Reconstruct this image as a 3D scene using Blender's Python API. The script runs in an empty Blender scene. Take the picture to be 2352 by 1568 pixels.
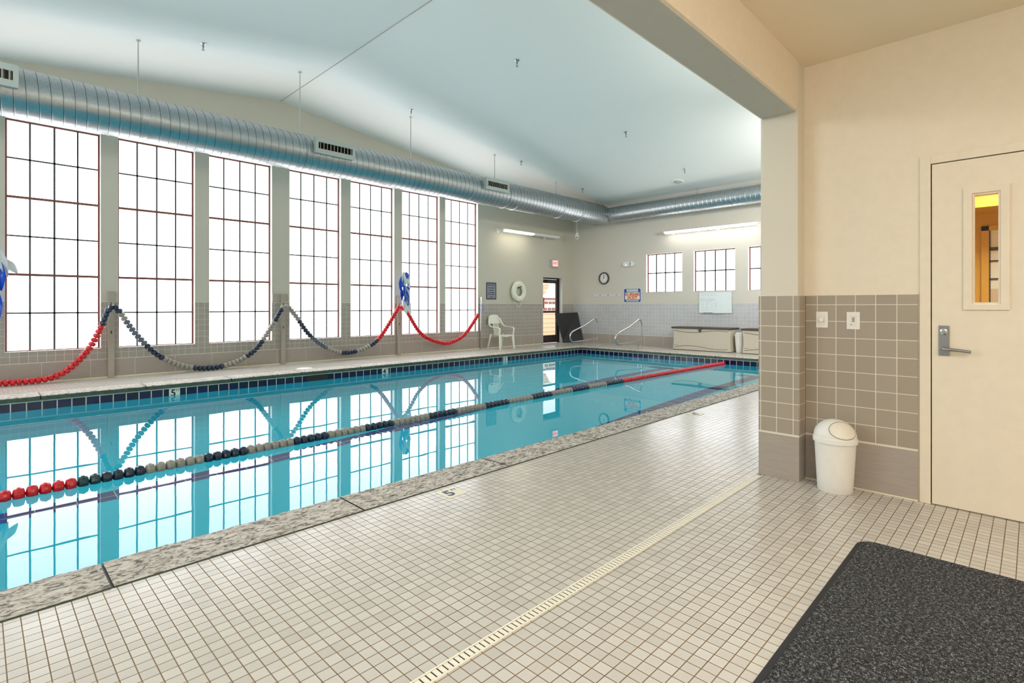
import bpy, bmesh, math, random
from mathutils import Vector, Matrix, Euler
random.seed(4)
C = bpy.context.scene.collection
SC = bpy.context.scene
PI = math.pi

# ------------------------------------------------------------------ camera
cam_d = bpy.data.cameras.new('camera'); cam = bpy.data.objects.new('camera', cam_d); C.objects.link(cam)
F_PX = 1214.71; YAW = 0.777931; HOR = 702.743
cam_d.sensor_width = 36.0; cam_d.sensor_fit = 'HORIZONTAL'
cam_d.lens = F_PX / 2352 * 36
cam_d.shift_y = (HOR - 784) / 2352
cam_d.clip_start = 0.05; cam_d.clip_end = 200
cam.location = (0, 0, 1.27)
cam.rotation_euler = (PI / 2, 0, YAW - PI / 2)
SC.camera = cam

# ------------------------------------------------------------------ world, exposure
w = bpy.data.worlds.new('sky'); SC.world = w; w.use_nodes = True
bg = w.node_tree.nodes['Background']; bg.inputs[0].default_value = (0.93, 0.96, 1, 1); bg.inputs[1].default_value = 1.7
SC.view_settings.view_transform = 'Standard'; SC.view_settings.look = 'None'
SC.view_settings.exposure = 0.55; SC.view_settings.gamma = 1.0; SC.view_settings.use_curve_mapping = False
cy = SC.cycles
cy.max_bounces = 10; cy.diffuse_bounces = 6; cy.glossy_bounces = 5; cy.transmission_bounces = 8; cy.transparent_max_bounces = 8
cy.caustics_refractive = True; cy.caustics_reflective = True; cy.sample_clamp_indirect = 12
cy.use_denoising = True
WIN_E = 3.1          # daylight behind the frosted panes
def area(name, loc, rot, size, size_y, power, col):
    l = bpy.data.lights.new(name, 'AREA'); l.shape = 'RECTANGLE'; l.size = size; l.size_y = size_y
    l.energy = power; l.color = col
    o = bpy.data.objects.new(name, l); C.objects.link(o); o.location = loc; o.rotation_euler = rot
    return o
# unseen lamps assumed under the vestibule ceiling and in the corridor beyond the door
area('vestibule_unseen_lamp', (0.9, -1.3, 3.0), (0, 0, 0), 1.2, 1.2, 52, (1.0, 0.955, 0.885))
vl2 = area('vestibule_unseen_lamp', (-1.4, -0.9, 2.9), (0, 0, 0), 1.2, 0.6, 33, (1.0, 0.955, 0.885)); vl2.rotation_euler = Vector((0.75, 0.35, -0.5)).to_track_quat('-Z', 'Y').to_euler()  # tilted as added fill on the door wall and header beam
# unseen fill lamps added to brighten the hall, over the opening and behind camera
def aimed(name, loc, d, sx, sy, p, col):
    o = area(name, loc, (0, 0, 0), sx, sy, p, col); d = Vector(d).normalized(); X = Vector((1, 0, 0)) if abs(d.x) < 0.5 else d.cross(Vector((0, 0, 1)))
    X = (X - d * X.dot(d)).normalized(); Y = (-d).cross(X); o.rotation_euler = Matrix((X, Y, -d)).transposed().to_euler(); return o
for x_, d_, p_ in ((-1.5, (0.1, 0.3, 0.9), 26), (3.0, (0.1, 0.3, 0.9), 26), (7.5, (0.7, 0.3, 0.6), 46), (11.0, (0.9, 0.38, 0.15), 125)): aimed('pool_fill_lamp', (x_, 1.80, 3.75), d_, 2.6 if x_ < 5 else 0.4, 0.16 if x_ < 5 else 0.4, p_, (1, 0.985, 0.95))
aimed('pool_fill_lamp', (-4.0, 6.5, 3.6), (1, 0, 0.1), 4.0, 0.16, 115, (1, 0.985, 0.97))
area('corridor_lamp', (5.35, 0.0, 2.55), (0, 0, 0), 0.6, 0.6, 26, (1.0, 0.97, 0.85))
vl = area('vestibule_fill_light', (0.2, -2.2, 2.1), (PI, 0, 0), 1.2, 0.2, 15, (1.0, 0.95, 0.86))  # unseen light added to lift the vestibule ceiling and beam

# ------------------------------------------------------------------ materials
def srgb(r, g, b):
    f = lambda c: (c / 255 / 12.92) if c / 255 <= 0.04045 else ((c / 255 + 0.055) / 1.055) ** 2.4
    return (f(r), f(g), f(b), 1)
class NT:
    def __init__(s, name):
        s.m = bpy.data.materials.new(name); s.m.use_nodes = True; s.t = s.m.node_tree
        s.b = s.t.nodes['Principled BSDF']; s.out = s.t.nodes['Material Output']
    def n(s, t, **k):
        x = s.t.nodes.new(t)
        for a, v in k.items(): setattr(x, a, v)
        return x
    def l(s, a, b): s.t.links.new(a, b)
    def inp(s, sock, v):
        if hasattr(v, 'is_output') or isinstance(v, bpy.types.NodeSocket): s.l(v, sock)
        else: sock.default_value = v
    def math(s, op, a, b=0.0, c=None):
        x = s.n('ShaderNodeMath', operation=op); s.inp(x.inputs[0], a); s.inp(x.inputs[1], b)
        if c is not None: s.inp(x.inputs[2], c)
        return x.outputs[0]
    def pos(s):
        g = s.n('ShaderNodeTexCoord'); x = s.n('ShaderNodeSeparateXYZ'); s.l(g.outputs['Object'], x.inputs[0])
        return g.outputs['Object'], x.outputs[0], x.outputs[1], x.outputs[2]
    def mix(s, f, a, b):
        x = s.n('ShaderNodeMix', data_type='RGBA'); s.inp(x.inputs[0], f); s.inp(x.inputs[6], a); s.inp(x.inputs[7], b)
        return x.outputs[2]
    def noise(s, vec, scale, detail=3, rough=0.5, dist=0.0):
        x = s.n('ShaderNodeTexNoise'); s.l(vec, x.inputs['Vector']); x.inputs['Scale'].default_value = scale
        x.inputs['Detail'].default_value = detail; x.inputs['Roughness'].default_value = rough; x.inputs['Distortion'].default_value = dist
        return x.outputs[0]
    def ramp(s, f, p):
        x = s.n('ShaderNodeValToRGB'); s.l(f, x.inputs[0]); e = x.color_ramp.elements
        e[0].position, e[0].color = p[0]; e[1].position, e[1].color = p[-1]
        for q in p[1:-1]:
            k = e.new(q[0]); k.color = q[1]
        return x.outputs[0]
    def bump(s, h, strength=0.3, dist=0.002):
        x = s.n('ShaderNodeBump'); s.l(h, x.inputs['Height']); x.inputs['Strength'].default_value = strength
        x.inputs['Distance'].default_value = dist; s.l(x.outputs[0], s.b.inputs['Normal'])
    def grid(s, u, v, pu, pv, ou, ov, g):
        """1 on the grout, and a random value per cell"""
        a = s.math('DIVIDE', s.math('SUBTRACT', u, ou), pu); b = s.math('DIVIDE', s.math('SUBTRACT', v, ov), pv)
        fa = s.math('ABSOLUTE', s.math('SUBTRACT', s.math('FRACT', a), 0.5)); fb = s.math('ABSOLUTE', s.math('SUBTRACT', s.math('FRACT', b), 0.5))
        m = s.math('MAXIMUM', s.math('GREATER_THAN', fa, 0.5 - g / 2 / pu), s.math('GREATER_THAN', fb, 0.5 - g / 2 / pv))
        cx = s.n('ShaderNodeCombineXYZ'); s.l(s.math('FLOOR', a), cx.inputs[0]); s.l(s.math('FLOOR', b), cx.inputs[1])
        wn = s.n('ShaderNodeTexWhiteNoise', noise_dimensions='3D'); s.l(cx.outputs[0], wn.inputs['Vector'])
        return m, wn.outputs['Value']
def simple(name, col, rough=0.5, metal=0.0, nscale=None, namt=0.06, bump=0.0, spec=0.5, coat=0.0):
    t = NT(name); t.b.inputs['Roughness'].default_value = rough; t.b.inputs['Metallic'].default_value = metal
    t.b.inputs['Specular IOR Level'].default_value = spec; t.b.inputs['Coat Weight'].default_value = coat
    p = t.pos()[0]
    nz = t.noise(p, nscale or 14, 4, 0.6)
    c = Vector(col[:3])
    t.l(t.mix(nz, (*(c * (1 - namt)), 1), (*(c * (1 + namt)), 1)), t.b.inputs['Base Color'])
    if bump: t.bump(nz, bump)
    return t.m
def emis(name, col, e):
    t = NT(name); t.b.inputs['Base Color'].default_value = (0.8, 0.8, 0.8, 1); t.b.inputs['Roughness'].default_value = 0.4
    t.b.inputs['Emission Color'].default_value = col; t.b.inputs['Emission Strength'].default_value = e
    return t.m

def mat_floor():
    t = NT('mosaic_floor_tile'); p, x, y, z = t.pos()
    m, r = t.grid(x, y, 0.0534, 0.0551, 0.0765, 2.922, 0.0038)
    big = t.noise(p, 0.9, 3, 0.5); fine = t.noise(p, 260, 2, 0.7); med = t.noise(p, 5, 4, 0.6)
    a = t.mix(r, srgb(194, 190, 184), srgb(208, 205, 199))
    a = t.mix(t.math('MULTIPLY', t.math('SUBTRACT', big, 0.35), 1.0), a, srgb(202, 195, 182))
    a = t.mix(t.math('MULTIPLY', fine, 0.16), a, srgb(180, 171, 157))
    gr = t.mix(med, srgb(84, 66, 46), srgb(150, 124, 88))
    t.l(t.mix(m, a, gr), t.b.inputs['Base Color'])
    t.l(t.math('ADD', t.math('MULTIPLY', m, 0.5), t.math('ADD', 0.16, t.math('MULTIPLY', big, 0.14))), t.b.inputs['Roughness'])
    h = t.math('ADD', t.math('MULTIPLY', m, -1.0), t.math('MULTIPLY', fine, 0.06)); t.bump(h, 0.5, 0.0015)
    return t.m
def mat_wall(name, axis, paint, off, tile=srgb(162, 156, 147), base_off=1.418, base_p=0.641, grout=srgb(206, 202, 192), tp=0.1128, gw=0.006):
    """paint above a tiled wainscot, long tiles at the foot"""
    t = NT(name); p, x, y, z = t.pos(); u = x if axis == 'x' else y
    if axis == 'n':
        geo = t.n('ShaderNodeNewGeometry'); sn = t.n('ShaderNodeSeparateXYZ'); t.l(geo.outputs['Normal'], sn.inputs[0])
        al = t.math('GREATER_THAN', t.math('ABSOLUTE', sn.outputs[0]), 0.7)
        u = t.math('ADD', t.math('MULTIPLY', al, y), t.math('MULTIPLY', t.math('SUBTRACT', 1.0, al), x))
    m, r = t.grid(u, z, tp, tp, off, 0.332, gw)
    mb, rb = t.grid(u, z, base_p, 1.0, base_off, 0.5, 0.007)
    st = t.n('ShaderNodeMapping'); t.l(p, st.inputs[0]); st.inputs['Scale'].default_value = (4, 4, 60)
    grain = t.noise(st.outputs[0], 1.6, 5, 0.65)
    tc = t.mix(r, tuple(c * 0.95 for c in tile[:3]) + (1,), tuple(min(1, c * 1.04) for c in tile[:3]) + (1,))
    tc = t.mix(m, tc, grout)
    bc = t.mix(grain, tuple(c * 0.80 for c in srgb(168, 158, 149)[:3]) + (1,), srgb(180, 170, 160))
    bc = t.mix(mb, bc, grout)
    isb = t.math('LESS_THAN', z, 0.326); trim = t.math('LESS_THAN', t.math('ABSOLUTE', t.math('SUBTRACT', z, 0.330)), 0.007)
    top = t.math('LESS_THAN', t.math('ABSOLUTE', t.math('SUBTRACT', z, 1.352)), 0.006)
    nz = t.noise(p, 0.8, 3, 0.5); pc = t.mix(nz, tuple(c * 0.97 for c in paint[:3]) + (1,), tuple(min(1, c * 1.03) for c in paint[:3]) + (1,))
    col = t.mix(isb, tc, bc); col = t.mix(trim, col, grout)
    ispaint = t.math('GREATER_THAN', z, 1.348)
    col = t.mix(ispaint, col, pc); col = t.mix(top, col, srgb(214, 210, 200))
    t.l(col, t.b.inputs['Base Color'])
    t.l(t.math('ADD', 0.35, t.math('MULTIPLY', ispaint, 0.3)), t.b.inputs['Roughness'])
    fine = t.noise(p, 120, 3, 0.6)
    h = t.math('ADD', t.math('MULTIPLY', t.math('MULTIPLY', m, t.math('SUBTRACT', 1.0, ispaint)), -1.0), t.math('MULTIPLY', fine, 0.12)); t.bump(h, 0.35, 0.0015)
    return t.m
def mat_stone():
    t = NT('stamped_coping_stone'); p, x, y, z = t.pos()
    mp = t.n('ShaderNodeMapping'); t.l(p, mp.inputs[0]); mp.inputs['Scale'].default_value = (1, 2.0, 1); mp.inputs['Rotation'].default_value = (0, 0, 0.35)
    n1 = t.noise(mp.outputs[0], 17, 8, 0.72, 1.2); n2 = t.noise(p, 5, 5, 0.6, 1.2); n3 = t.noise(p, 190, 3, 0.6)
    c = t.ramp(n1, [(0.40, srgb(70, 60, 52)), (0.455, srgb(136, 126, 114)), (0.50, srgb(200, 192, 180)), (0.62, srgb(226, 220, 210))])
    c = t.mix(t.math('MULTIPLY', t.math('GREATER_THAN', n2, 0.62), 0.35), c, srgb(140, 126, 105))
    c = t.mix(t.math('MULTIPLY', n3, 0.25), c, srgb(150, 142, 130))
    t.l(c, t.b.inputs['Base Color']); t.b.inputs['Roughness'].default_value = 0.62
    t.bump(t.math('ADD', n1, t.math('MULTIPLY', n3, 0.2)), 0.9, 0.009)
    return t.m
def mat_lane():
    t = NT('navy_lane_tile'); p, x, y, z = t.pos()
    m, rnd_ = t.grid(x, y, 0.305, 5.0, 0.05, -50.0, 0.010)
    t.l(t.mix(m, srgb(6, 38, 116), srgb(150, 190, 200)), t.b.inputs['Base Color']); t.b.inputs['Roughness'].default_value = 0.4
    return t.m
def mat_mat():
    t = NT('loop_pile_mat'); p, x, y, z = t.pos()
    n1 = t.noise(p, 175, 3, 0.7, 2.0); n2 = t.noise(p, 80, 2, 0.5)
    f = t.math('ADD', t.math('MULTIPLY', n1, 0.75), t.math('MULTIPLY', n2, 0.25))
    c = t.ramp(f, [(0.47, srgb(12, 12, 15)), (0.54, srgb(44, 46, 52)), (0.61, srgb(190, 194, 200))])
    t.l(c, t.b.inputs['Base Color']); t.b.inputs['Roughness'].default_value = 0.9
    t.bump(f, 1.0, 0.006); return t.m
def mat_pooltile():
    t = NT('navy_waterline_tile'); p, x, y, z = t.pos()
    geo = t.n('ShaderNodeNewGeometry'); sn = t.n('ShaderNodeSeparateXYZ'); t.l(geo.outputs['Normal'], sn.inputs[0])
    along = t.math('GREATER_THAN', t.math('ABSOLUTE', sn.outputs[0]), 0.5)
    uu = t.math('ADD', t.math('MULTIPLY', along, y), t.math('MULTIPLY', t.math('SUBTRACT', 1.0, along), x))
    m, r = t.grid(uu, z, 0.163, 0.17, 0.252, -0.2435, 0.012)
    c = t.mix(r, srgb(8, 8, 44), srgb(14, 14, 66))
    c = t.mix(m, c, srgb(214, 206, 196)); t.l(c, t.b.inputs['Base Color']); t.b.inputs['Roughness'].default_value = 0.12
    t.b.inputs['Coat Weight'].default_value = 0.3
    t.bump(t.math('MULTIPLY', m, -1), 0.4, 0.002); return t.m
def mat_galv(mode=0):
    t = NT('galvanised_steel'); p, x, y, z = t.pos()
    vo = t.n('ShaderNodeTexVoronoi'); t.l(p, vo.inputs['Vector']); vo.inputs['Scale'].default_value = 42
    n = t.noise(p, 9, 4, 0.6)
    c = t.mix(vo.outputs['Color'], (0.36, 0.39, 0.40, 1), (0.46, 0.49, 0.50, 1)); c = t.mix(t.math('MULTIPLY', n, 0.35), c, (0.42, 0.46, 0.50, 1))
    if mode:
        if mode == 1: ang = t.math('ARCTAN2', t.math('MULTIPLY', y, -1), z); s_ = t.math('ADD', x, 10.9)
        else: ang = t.math('ARCTAN2', t.math('SUBTRACT', 7.3, x), t.math('SUBTRACT', z, 0.005)); s_ = t.math('SUBTRACT', -0.06, y)
        q = t.math('SUBTRACT', t.math('DIVIDE', s_, 0.128), t.math('DIVIDE', ang, 2 * PI))
        q = t.math('FRACT', q); ln = t.math('MULTIPLY', t.math('GREATER_THAN', q, 0.885), t.math('LESS_THAN', q, 0.935))
        c = t.mix(ln, c, (0.10, 0.12, 0.13, 1))
    t.l(c, t.b.inputs['Base Color']); t.b.inputs['Metallic'].default_value = 0.92
    t.l(t.math('ADD', 0.26, t.math('MULTIPLY', n, 0.16)), t.b.inputs['Roughness']); t.bump(n, 0.12, 0.004)
    return t.m
def mat_plaster():
    t = NT('turquoise_pool_plaster'); p, x, y, z = t.pos()
    n = t.noise(p, 1.4, 4, 0.55)
    t.l(t.mix(n, srgb(30, 208, 232), srgb(50, 218, 240)), t.b.inputs['Base Color']); t.b.inputs['Roughness'].default_value = 0.7
    return t.m
def mat_water():
    t = NT('pool_water'); g = t.n('ShaderNodeBsdfGlass'); g.inputs['IOR'].default_value = 1.333; g.inputs['Roughness'].default_value = 0.0
    g.inputs['Color'].default_value = (0.97, 1.0, 1.0, 1)
    p = t.pos()[0]; n = t.noise(p, 2.2, 2, 0.4)
    b = t.n('ShaderNodeBump'); t.l(n, b.inputs['Height']); b.inputs['Strength'].default_value = 0.12; b.inputs['Distance'].default_value = 0.004
    t.l(b.outputs[0], g.inputs['Normal']); t.l(g.outputs[0], t.out.inputs['Surface']); return t.m
def mat_glass(name, tint=(1, 1, 1, 1)):
    t = NT(name); tr = t.n('ShaderNodeBsdfTransparent'); tr.inputs[0].default_value = tint
    gl = t.n('ShaderNodeBsdfGlossy'); gl.inputs['Roughness'].default_value = 0.02
    lw = t.n('ShaderNodeLayerWeight'); lw.inputs[0].default_value = 0.5; fq = t.math('ADD', 0.04, t.math('MULTIPLY', 0.75, t.math('POWER', lw.outputs['Facing'], 5.0)))
    mx = t.n('ShaderNodeMixShader'); t.l(fq, mx.inputs[0]); t.l(tr.outputs[0], mx.inputs[1]); t.l(gl.outputs[0], mx.inputs[2])
    t.l(mx.outputs[0], t.out.inputs['Surface']); return t.m
def mat_siding():
    t = NT('peach_clapboard'); p, x, y, z = t.pos()
    m = t.math('GREATER_THAN', t.math('FRACT', t.math('DIVIDE', z, 0.23)), 0.93)
    t.l(t.mix(m, srgb(236, 190, 150), srgb(120, 84, 70)), t.b.inputs['Base Color']); return t.m
def mat_frost():
    t = NT('frosted_daylit_pane'); p = t.pos()[0]; t.b.inputs['Base Color'].default_value = (0.8, 0.82, 0.84, 1); t.b.inputs['Roughness'].default_value = 0.35
    n = t.noise(p, 3, 3, 0.5)
    t.l(t.mix(n, (0.95, 0.955, 1, 1), (1, 0.99, 1, 1)), t.b.inputs['Emission Color']); t.b.inputs['Emission Strength'].default_value = WIN_E
    return t.m

PAINT = srgb(196, 191, 176); CREAM = srgb(230, 218, 198); CEIL = srgb(220, 223, 219)
PAINT_F = srgb(208, 202, 190)
M = dict(
    floor=mat_floor(), wall_l=mat_wall('paint_over_tile_left', 'x', PAINT, 0.05), wall_f=mat_wall('paint_over_tile_far', 'y', PAINT_F, 0.02, tile=srgb(186, 186, 188), base_off=0.33, base_p=0.657, grout=srgb(214, 212, 206)),
    vest=mat_wall('cream_paint_over_tile_door_wall', 'y', CREAM, 1.001, tile=srgb(164, 153, 138), base_off=3.0, base_p=5.0, grout=srgb(224, 216, 202), tp=0.1185, gw=0.0045),
    jamb=mat_wall('cream_paint_over_tile_jamb', 'n', srgb(216, 209, 194), 1.352, tile=srgb(164, 153, 138), base_off=3.0, base_p=5.0, grout=srgb(224, 216, 202), tp=0.1128, gw=0.0045),
    cream=simple('cream_paint', CREAM, 0.6, bump=0.05), ceil=simple('ceiling_paint', CEIL, 0.8, nscale=0.7, namt=0.02), vceil=simple('vestibule_ceiling_paint', srgb(232, 220, 196), 0.75, nscale=3, namt=0.02),
    white=simple('white_plaster_reveal', srgb(214, 212, 206), 0.6), redwood=simple('red_brown_window_frame', srgb(122, 70, 60), 0.45, nscale=30, namt=0.2),
    muntin=simple('dark_muntin', srgb(66, 70, 72), 0.5), frost=mat_frost(), stone=mat_stone(), mat=mat_mat(), rubber=simple('black_rubber', srgb(38, 38, 42), 0.6, bump=0.2),
    soffit=simple('grey_soffit_paint', srgb(188, 188, 180), 0.7),
    wet_shade=simple('damp_shaded_stone_edge', srgb(70, 84, 72), 0.35, nscale=22, namt=0.75), ptile=mat_pooltile(), plaster=mat_plaster(), water=mat_water(), galv=mat_galv(), galvx=mat_galv(1), galvy=mat_galv(2), steel=simple('brushed_steel', (0.62, 0.61, 0.6, 1), 0.22, 1.0, 40, 0.05),
    navyline=mat_lane(), red=simple('red_float_plastic', srgb(205, 18, 34), 0.3, spec=0.6), navy=simple('navy_float_plastic', srgb(24, 44, 66), 0.3, spec=0.6),
    grey=simple('grey_float_plastic', srgb(150, 146, 138), 0.35), slate=simple('slate_float_plastic', srgb(92, 104, 116), 0.35), teal=simple('dark_teal_float_plastic', srgb(26, 62, 68), 0.3),
    cable=simple('dark_cable', srgb(70, 60, 50), 0.5), plastic=simple('white_plastic', srgb(232, 230, 224), 0.4, bump=0.03), chairp=simple('ivory_resin', srgb(226, 226, 212), 0.45),
    boxp=simple('beige_resin', srgb(196, 186, 168), 0.5, bump=0.05), boxl=simple('brown_resin_lid', srgb(74, 62, 58), 0.5), post=simple('beige_painted_post', srgb(168, 160, 146), 0.5),
    bronze=simple('dark_bronze_frame', srgb(48, 38, 38), 0.4), glass=mat_glass('clear_glass'), amber=mat_glass('wired_glass', (0.97, 0.95, 0.9, 1)), navyt=simple('navy_ink', srgb(40, 56, 110), 0.5),
    black=simple('black_ink', srgb(20, 20, 24), 0.5), signgrey=simple('grey_sign_panel', srgb(128, 134, 146), 0.4), signink=simple('dark_sign_ink', srgb(44, 52, 76), 0.5), signred=simple('red_sign_ink', srgb(206, 44, 30), 0.5), signblue=simple('blue_sign_panel', srgb(14, 66, 160), 0.4),
    cream2=simple('cream_sign_panel', srgb(240, 232, 206), 0.5), silver=simple('silver_lettering', srgb(190, 200, 192), 0.4), board=simple('whiteboard_face', srgb(222, 230, 230), 0.25), marker=simple('faded_marker_ink', srgb(150, 168, 176), 0.5),
    exitred=emis('exit_sign_face', (1.0, 0.10, 0.10, 1), 2.0), tube=emis('lit_lamp_lens', (1.0, 0.93, 0.74, 1), 15.0), tubew=emis('lit_white_lamp_lens', (1, 0.97, 0.95, 1), 11.0), led=emis('red_indicator', (1, 0.3, 0.3, 1), 2.0),
    marktile=simple('cream_marker_tile', srgb(222, 214, 188), 0.4), whitetile=simple('white_marker_tile', srgb(214, 222, 210), 0.3), blueflag=simple('blue_vinyl_pennant', srgb(20, 80, 200), 0.35), whiteflag=simple('white_vinyl_pennant', srgb(222, 226, 226), 0.4),
    siding=mat_siding(), roof=simple('mauve_roof', srgb(140, 100, 100), 0.8), extwall=simple('cream_render', srgb(246, 236, 214), 0.7), mustard=simple('mustard_paint', srgb(206, 164, 62), 0.6), darkwood=simple('dark_slot', srgb(30, 26, 24), 0.5),
    ground=simple('pale_concrete', srgb(200, 196, 190), 0.9), ringw=simple('white_ring_foam', srgb(228, 228, 216), 0.55, bump=0.1), rope=simple('cream_rope', srgb(232, 228, 200), 0.7), drainw=simple('ivory_drain_plastic', srgb(236, 230, 214), 0.4), handle=simple('grey_satin_metal', (0.34, 0.34, 0.35, 1), 0.35, 0.9), lens=simple('black_lens', srgb(20, 20, 22), 0.1), yellowflap=simple('ivory_flap', srgb(232, 226, 212), 0.4),
)

# ------------------------------------------------------------------ mesh helpers
class MB:
    def __init__(s): s.v = []; s.f = []
    def add(s, vs, fs):
        k = len(s.v); s.v += [tuple(v) for v in vs]; s.f += [tuple(i + k for i in f) for f in fs]; return s
    def box(s, x0, x1, y0, y1, z0, z1):
        return s.add([(x0, y0, z0), (x1, y0, z0), (x1, y1, z0), (x0, y1, z0), (x0, y0, z1), (x1, y0, z1), (x1, y1, z1), (x0, y1, z1)],
                     [(0, 3, 2, 1), (4, 5, 6, 7), (0, 1, 5, 4), (1, 2, 6, 5), (2, 3, 7, 6), (3, 0, 4, 7)])
    def obox(s, c, sx, sy, sz, rot):
        R = Euler(rot).to_matrix(); q = []
        for dz in (-1, 1):
            for dx, dy in ((-1, -1), (1, -1), (1, 1), (-1, 1)): q.append(Vector(c) + R @ Vector((dx * sx / 2, dy * sy / 2, dz * sz / 2)))
        return s.add(q, [(0, 3, 2, 1), (4, 5, 6, 7), (0, 1, 5, 4), (1, 2, 6, 5), (2, 3, 7, 6), (3, 0, 4, 7)])
    def quad(s, *p): return s.add(p, [tuple(range(len(p)))])
    def prism(s, poly, fn, d):
        """poly: 2D outline; fn(u, v, t) -> point; thickness d"""
        n = len(poly); vs = [fn(a, b, 0) for a, b in poly] + [fn(a, b, d) for a, b in poly]
        return s.add(vs, [tuple(range(n)), tuple(range(2 * n - 1, n - 1, -1))] + [(i, i + n, (i + 1) % n + n, (i + 1) % n) for i in range(n)])
    def tube(s, pts, r, n=12, cap=True, closed=False):
        pts = [Vector(p) for p in pts]; m = len(pts); rs = r if isinstance(r, (list, tuple)) else [r] * m
        vs = []; up = None
        for i, p in enumerate(pts):
            if closed: t = (pts[(i + 1) % m] - pts[i - 1]).normalized()
            else: t = (pts[min(i + 1, m - 1)] - pts[max(i - 1, 0)]).normalized()
            if up is None: up = t.orthogonal().normalized()
            up = (up - t * up.dot(t)).normalized(); sd = t.cross(up)
            for k in range(n):
                a = 2 * PI * k / n; vs.append(p + (up * math.cos(a) + sd * math.sin(a)) * rs[i])
        fs = []
        for i in range(m if closed else m - 1):
            j = (i + 1) % m
            for k in range(n): fs.append((i * n + k, i * n + (k + 1) % n, j * n + (k + 1) % n, j * n + k))
        if cap and not closed: fs += [tuple(range(n))[::-1], tuple((m - 1) * n + k for k in range(n))]
        return s.add(vs, fs)
    def lathe(s, prof, n=24, fn=None):
        """prof: (r, h) pairs; fn(x, y, h) -> point"""
        fn = fn or (lambda x, y, h: (x, y, h)); vs = []; fs = []
        for r, h in prof:
            for k in range(n): a = 2 * PI * k / n; vs.append(fn(r * math.cos(a), r * math.sin(a), h))
        for i in range(len(prof) - 1):
            for k in range(n): fs.append((i * n + k, i * n + (k + 1) % n, (i + 1) * n + (k + 1) % n, (i + 1) * n + k))
        m = len(prof) - 1
        fs += [tuple(range(n))[::-1], tuple(m * n + k for k in range(n))]
        return s.add(vs, fs)
    def mesh(s, name, mat, smooth=False, bevel=0, recalc=True):
        me = bpy.data.meshes.new(name); me.from_pydata(s.v, [], s.f); me.update()
        bm = bmesh.new(); bm.from_mesh(me)
        if recalc: bmesh.ops.recalc_face_normals(bm, faces=bm.faces)
        if bevel: bmesh.ops.bevel(bm, geom=[e for e in bm.edges if len(e.link_faces) == 2 and e.calc_face_angle(0) > 0.6], offset=bevel, segments=2, profile=0.7, affect='EDGES')
        if smooth:
            for f in bm.faces: f.smooth = True
            for e in bm.edges:
                if len(e.link_faces) == 2 and e.calc_face_angle(0) > 0.7: e.smooth = False
        bm.to_mesh(me); bm.free(); me.materials.append(mat); return me
def link(name, me, parent=None, loc=(0, 0, 0)):
    o = bpy.data.objects.new(name, me); C.objects.link(o); o.location = loc
    if parent: o.parent = parent
    return o
def tag(o, label=None, cat=None, group=None, kind=None):
    if label: o['label'] = label
    if cat: o['category'] = cat
    if group: o['group'] = group
    if kind: o['kind'] = kind
    return o
def thing(name, label, cat, loc=(0, 0, 0), rz=0, group=None, kind=None):
    o = bpy.data.objects.new(name, None); o.empty_display_size = 0.1; C.objects.link(o); o.location = loc; o.rotation_euler = (0, 0, rz)
    return tag(o, label, cat, group, kind)
def part(name, mb, mat, parent=None, smooth=False, bevel=0, label=None, world=False, **k):
    """world=True: the mesh was written in world coordinates, move it under its parent's origin"""
    if world and parent is not None:
        L = Vector(parent.location); q = parent.parent
        while q is not None: L += Vector(q.location); q = q.parent
        mb.v = [tuple(Vector(v) - L) for v in mb.v]
    o = link(name, mb.mesh(name, M[mat], smooth, bevel, **k), parent)
    if label: o['label'] = label
    return o
def struct(name, mb, mat, label, cat, smooth=False, bevel=0, **k):
    o = part(name, mb, mat, None, smooth, bevel, **k); return tag(o, label, cat, kind='structure')
def arcp(cx, cz, r, a0, a1, n=8): return [(cx + r * math.cos(a0 + (a1 - a0) * i / n), cz + r * math.sin(a0 + (a1 - a0) * i / n)) for i in range(n + 1)]
def text_mb(txt, size, fn, depth=0.002, align='CENTER', bold=0.0):
    cu = bpy.data.curves.new('t', 'FONT'); cu.body = txt; cu.size = size; cu.align_x = align; cu.align_y = 'CENTER'; cu.extrude = depth / 2; cu.offset = bold; cu.resolution_u = 3
    ob = bpy.data.objects.new('t', cu); C.objects.link(ob); dg = bpy.context.evaluated_depsgraph_get()
    me = bpy.data.meshes.new_from_object(ob.evaluated_get(dg)); mb = MB()
    mb.add([fn(v.co.x, v.co.y, v.co.z) for v in me.vertices], [tuple(p.vertices) for p in me.polygons])
    bpy.data.objects.remove(ob); bpy.data.curves.remove(cu); bpy.data.meshes.remove(me); return mb

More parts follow.
